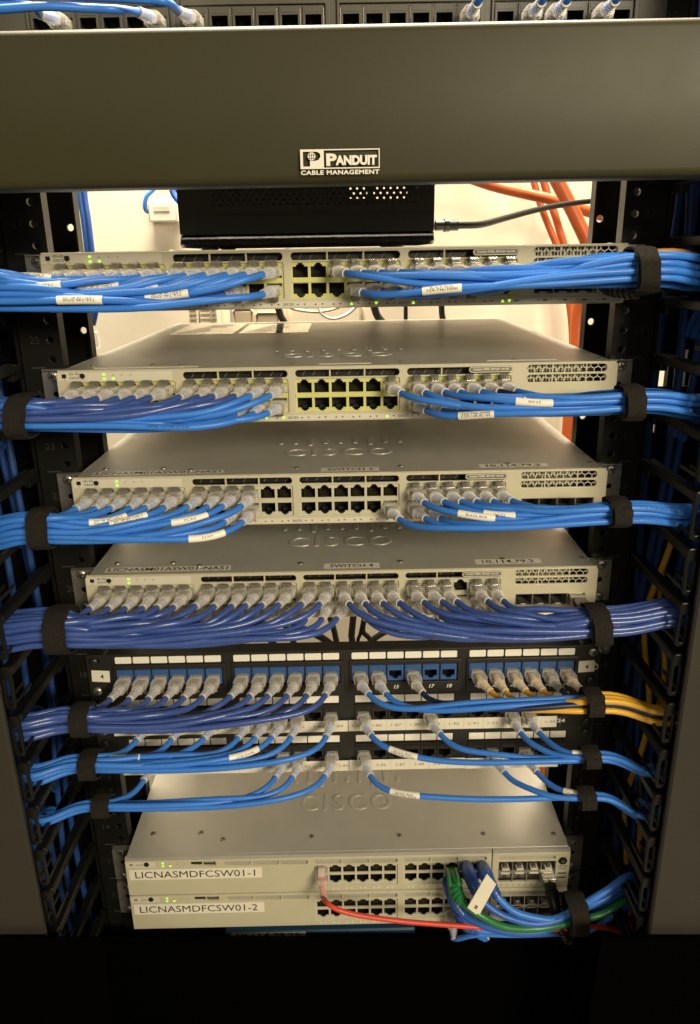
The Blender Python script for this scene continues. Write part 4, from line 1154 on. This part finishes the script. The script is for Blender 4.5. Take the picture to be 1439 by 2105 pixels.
bundle(pspec(10, [(0, 1, A), (1, 2, A), (1, 3, A), (1, 5, A)]), -1, (-216, -44, -468), 2, 2, (-267, -56, -472), 'light blue cables of the lowest patch panel', 'black strap round the light blue cables left of the lowest patch panel', exit2=MANL(-560), sag=3)
w10 = {(2, 0): [(52, 27, BB, False)], (3, 3): [(204, 16, ['724-7'], False)]}
bundle(pspec(10, [(2, 0, A), (3, 1, A), (3, 3, A)], w10), 1, (214, -42, -473), 2, 2, (266, -55, -485), 'light blue cables of the lowest patch panel going right', 'black strap round the light blue cables right of the lowest patch panel', exit2=MANR(-560), sag=3)
# panel above the cover: cables rise and run off to the left
for g, c, ptsx in ((0, 1, [(70, 14, -40), (20, 12, -46), (-60, 16, -50), (-140, 22, -46)]), (0, 5, [(245, 20, -36), (180, 17, -42), (90, 13, -50), (0, 19, -54), (-140, 26, -50)]), (1, 0, [(345, 6, -38), (300, 0, -42), (200, -6, -46), (60, -10, -48), (-140, -6, -46)])):
    patch_cable((PX1[g][c], PY-1.6, 4*U-24), -1, lambda B, d2, q_=ptsx: spline([B] + [at(*p) for p in q_], 7), A, f'light blue cable in {ORD[g*6+c]} port of the panel above the cover', 'light blue cables above the cover', False, .5, -.02)
for i, (g, c) in enumerate(((2, 5), (3, 1), (3, 2), (3, 4))):
    def way(B, d2): return bez(B, B+d2*14, B+Vector((30, -24, 30)), B+Vector((60, -10, 70)), 10)
    patch_cable((PX1[g][c], PY-1.6, 4*U-24), 1, way, A, f'light blue cable in {ORD[g*6+c]} port of the panel above the cover', 'light blue cables above the cover', False, .12, -.16)

# ------------------------------------------------------------------ cables of the core switches
z1, z2 = -13*U, -14*U-.5
def run(pts, n=9): return lambda B, d2: spline([B] + [Vector(p) for p in pts], n)
cg = 'coloured cables of the core switches'
cx = lambda g, c: CGX[g]+6.9+c*13.75
st = (215, -42, -604)
patch_cable((cx(0, 0), 1, z1-16), 1, run([at(672, 1856, -35), at(695, 1870, -40), at(740, 1882, -40), at(820, 1893, -36), at(900, 1900, -35), at(1000, 1907, -35), at(1090, 1912, -35), at(1167, 1908, -38), at(1214, 1904, -40), at(1261, 1910, -36), at(1297, 1919, -30), (300, 20, st[2]-70)]),
            'cable_red', 'red cable sweeping right from the upper core switch', cg, True, .18, .75, r=2.4, plugset=PLUG_R, boot=BOOT_R)
def colour_boot(o, base, pts, rads, mt, ribs):
    m = MB(); P = spline(pts, 6); n = len(P); R = []
    for k in range(n):
        t = k/(n-1)*(len(rads)-1); i = min(int(t), len(rads)-2); R.append(rads[i]*(1-(t-i))+rads[i+1]*(t-i))
    m.tube([p-base for p in P], R, 12)
    for k in range(int(n*.55), n-1, 2):
        m.tube([P[k]-base, P[k].lerp(P[k+1], .55)-base], R[k]+.55, 12)
    return m.build('boot', mt, o)
def solid_cable(base, pts, mt, bmt, label, r=3.3, boots=(7.2, 7.4, 6.6, 4.6), nb=4):
    base = Vector(base); P = spline(pts, 8); m = MB(); m.tube([p-base for p in P], r, 12)
    o = m.build('patch_cable', mt, None, base); tag(o, label, 'patch cable', cg)
    colour_boot(o, base, pts[:nb], boots, bmt, True); return o
def C3(px, py, Y): return at(px, py, Y)
ex = lambda dy, dz, tw=0: [Vector((st[0], st[1]+dy, st[2]+dz)), Vector((242, st[1]+dy+4, st[2]+dz+4+tw)), Vector((272, st[1]+dy+18, st[2]+dz+6+tw)), Vector((305, 20, st[2]-60))]
go = solid_cable((cx(1, 4), 0, z1-18), [C3(930, 1795, -2), C3(934, 1810, -20), C3(938, 1835, -34), C3(950, 1855, -44), C3(985, 1880, -52), C3(1040, 1906, -54), C3(1110, 1908, -50)] + ex(-6, -6),
            'cable_green', 'boot_green', 'green cable with a moulded green plug in the upper core switch')
m = MB()
bq = Vector((cx(1, 4), 0, z1-18))
for dx in (-9, 9):
    m.tube([p-bq for p in spline([C3(928+dx, 1786, -14), C3(932+dx, 1806, -32), C3(935+dx, 1822, -38)], 4)], 1.6, 8)
m.build('latch_guard', 'boot_green', go)
solid_cable((cx(1, 5), 0, z1-16), [C3(960, 1782, -2), C3(966, 1800, -22), C3(978, 1830, -34), C3(990, 1850, -40), C3(1030, 1880, -46), C3(1090, 1898, -50), C3(1140, 1893, -48)] + ex(-2, 1, 6), 'cable_mid', 'boot_blue', 'blue cable beside the green one, under the white flag', boots=(6.4, 6.8, 5.4, 4.2))
solid_cable((cx(1, 5)+12, 0, z1-16), [C3(992, 1782, -2), C3(1000, 1800, -22), C3(1012, 1826, -34), C3(1024, 1845, -40), C3(1060, 1875, -46), C3(1120, 1890, -48), C3(1150, 1886, -46)] + ex(-5, 8, 12), 'cable_light', 'boot_blue', 'blue cable furthest right of the four moulded plugs', boots=(6.4, 6.8, 5.4, 4.2))
solid_cable((cx(1, 4), 0, z1-30), [C3(922, 1812, -2), C3(926, 1830, -14), C3(936, 1858, -22), C3(952, 1880, -28), C3(1000, 1905, -40), C3(1060, 1918, -46), C3(1120, 1912, -46)] + ex(4, -10), 'cable_mid', 'boot_blue', 'blue cable half hidden behind the green plug', boots=(6.4, 6.6, 5.4, 4.2))
solid_cable((cx(1, 5), 0, z2-22), [C3(945, 1858, -4), C3(948, 1876, -20), C3(962, 1900, -30), C3(985, 1913, -34), C3(1040, 1914, -36), C3(1110, 1912, -40)] + ex(2, -14), 'cable_light', 'boot_blue', 'blue cable in the lower core switch with a ribbed boot', boots=(8, 8.4, 7.4, 4.6))
def down(B, d2): return spline([B] + [at(*p) for p in ((985, 1921, -33), (1060, 1922, -27), (1150, 1919, -27), (1210, 1914, -26))] + [Vector((276, -18, st[2]-26)), Vector((305, 20, st[2]-80))], 7)
patch_cable((cx(1, 4)-13.75, 1, z2-29.5), 1, down, A, 'light blue cable with clear plug in the lower core switch', cg, False, .05, .5)
patch_cable((cx(1, 5)+4, 1, z2-31), 1, down, A, 'light blue cable with clear plug below the ribbed blue boot', cg, False, .05, .5)
# white paper flag on the blue cable
fo = C3(1000, 1838, -52)
fl = thing('cable_flag', fo, 'white paper flag label folded round the blue cables', 'label')
q = [C3(*p)-fo for p in ((1001, 1797, -50), (1020, 1818, -50), (984, 1884, -54), (961, 1866, -54))]
m = MB(); m.poly(q, 0); m.poly([p+Vector((0, .8, 0)) for p in q][::-1], 0)
for a, b in ((0, 1), (1, 2), (2, 3), (3, 0)): m.poly([q[a], q[b], q[b]+Vector((0, .8, 0)), q[a]+Vector((0, .8, 0))], 0)
m.build('paper', 'paper_label', fl, smooth=False)
ux = (q[2]-q[3]).normalized(); uy = (q[0]-q[3]).normalized(); nn = ux.cross(uy).normalized()
if nn.y > 0: nn = -nn
m = MB(); v, f = text_vf('M', h=3.6, bold=.01); cc = q[3]*.42+q[2]*.42+(q[0]+q[1])*.08
m.add((v, f), 0, lambda p: cc + uy*p.x + ux*(-p.y) + nn*.3); m.build('lettering', 'print_black', fl, smooth=False)
# black direct attach lead
dl = thing('uplink_cable', (201, 0, z1-31), 'black ribbed lead with a metal end in the upper core switch', 'cable')
b0 = Vector((201, 0, z1-31))
m = MB(); m.box(-6.6, 6.6, -7, 8, -4.4, 4.4, 0, .5); m.box(-5.6, -1, -9, -7.1, -3, 3, 0, .3); m.box(1, 5.6, -9, -7.1, -3, 3, 0, .3); m.build('connector', 'zinc', dl)
P = spline([(201, -8, z1-32), (201.5, -22, z1-38), (204, -32, z1-50), (209, -38, z1-62), (214, -36, z1-70), (224, -20, z1-82)], 7)
m = MB(); n = len(P); m.tube([Vector(p)-b0 for p in P], [6.4-.09*k for k in range(n)], 12)
for k in range(3, n-8, 2): m.tube([P[k]-b0, P[k].lerp(P[k+1], .5)-b0], 7.2-.09*k, 12)
m.build('lead', 'cable_black', dl)
strap_loop((st[0], st[1]-2, st[2]-1), 12, 16, 1, 'black strap round the green red and blue cables at the bottom', 18, -.2)
# direct attach lead in SWITCH 4
b0 = Vector((205, 0, -6*U-30)); dl = thing('uplink_cable', b0, 'black lead with brown pull loop in the last uplink of SWITCH 4', 'cable')
m = MB(); m.box(-6.6, 6.6, -7, 8, -4.6, 4.6, 0, .5); m.build('connector', 'zinc', dl)
m = MB(); m.add(plate_vf([rrect(-6, 6, -30, 0, 4.5), rrect(-3, 3, -24, -9, 2.6)], 1.4, .3), 0, lambda p: Vector((p.x+(-p.z)*.28, -8 + p.z*.85 - p.y*.3, 5 + p.z*.35 - p.y)))
m.build('pull_loop', 'tag_grey', dl)
P = spline([(205, -7, -6*U-31), (206, -24, -6*U-33), (209, -40, -6*U-38), (214, -48, -6*U-46), (222, -30, -6*U-62)], 7); m = MB(); m.tube([Vector(p)-b0 for p in P], 4.6, 12)
m.build('lead', 'cable_black', dl)
b0 = Vector((205, 0, -30)); dl = thing('uplink_cable', b0, 'black ribbed lead under the cables at right of the topmost switch', 'cable')
m = MB(); m.box(-6.6, 6.6, -7, 8, -4.6, 4.6, 0, .5); m.build('connector', 'zinc', dl)
P = spline([(203, -7, -31), (206, -22, -33), (214, -34, -33), (224, -40, -31), (240, -30, -30), (266, -10, -34)], 7); m = MB(); m.tube([Vector(p)-b0 for p in P], 4.4, 12)
for k in range(3, 16, 2): m.tube([P[k]-b0, P[k].lerp(P[k+1], .5)-b0], 5.2, 12)
m.build('lead', 'cable_black', dl)

# ------------------------------------------------------------------ cables standing in the side managers
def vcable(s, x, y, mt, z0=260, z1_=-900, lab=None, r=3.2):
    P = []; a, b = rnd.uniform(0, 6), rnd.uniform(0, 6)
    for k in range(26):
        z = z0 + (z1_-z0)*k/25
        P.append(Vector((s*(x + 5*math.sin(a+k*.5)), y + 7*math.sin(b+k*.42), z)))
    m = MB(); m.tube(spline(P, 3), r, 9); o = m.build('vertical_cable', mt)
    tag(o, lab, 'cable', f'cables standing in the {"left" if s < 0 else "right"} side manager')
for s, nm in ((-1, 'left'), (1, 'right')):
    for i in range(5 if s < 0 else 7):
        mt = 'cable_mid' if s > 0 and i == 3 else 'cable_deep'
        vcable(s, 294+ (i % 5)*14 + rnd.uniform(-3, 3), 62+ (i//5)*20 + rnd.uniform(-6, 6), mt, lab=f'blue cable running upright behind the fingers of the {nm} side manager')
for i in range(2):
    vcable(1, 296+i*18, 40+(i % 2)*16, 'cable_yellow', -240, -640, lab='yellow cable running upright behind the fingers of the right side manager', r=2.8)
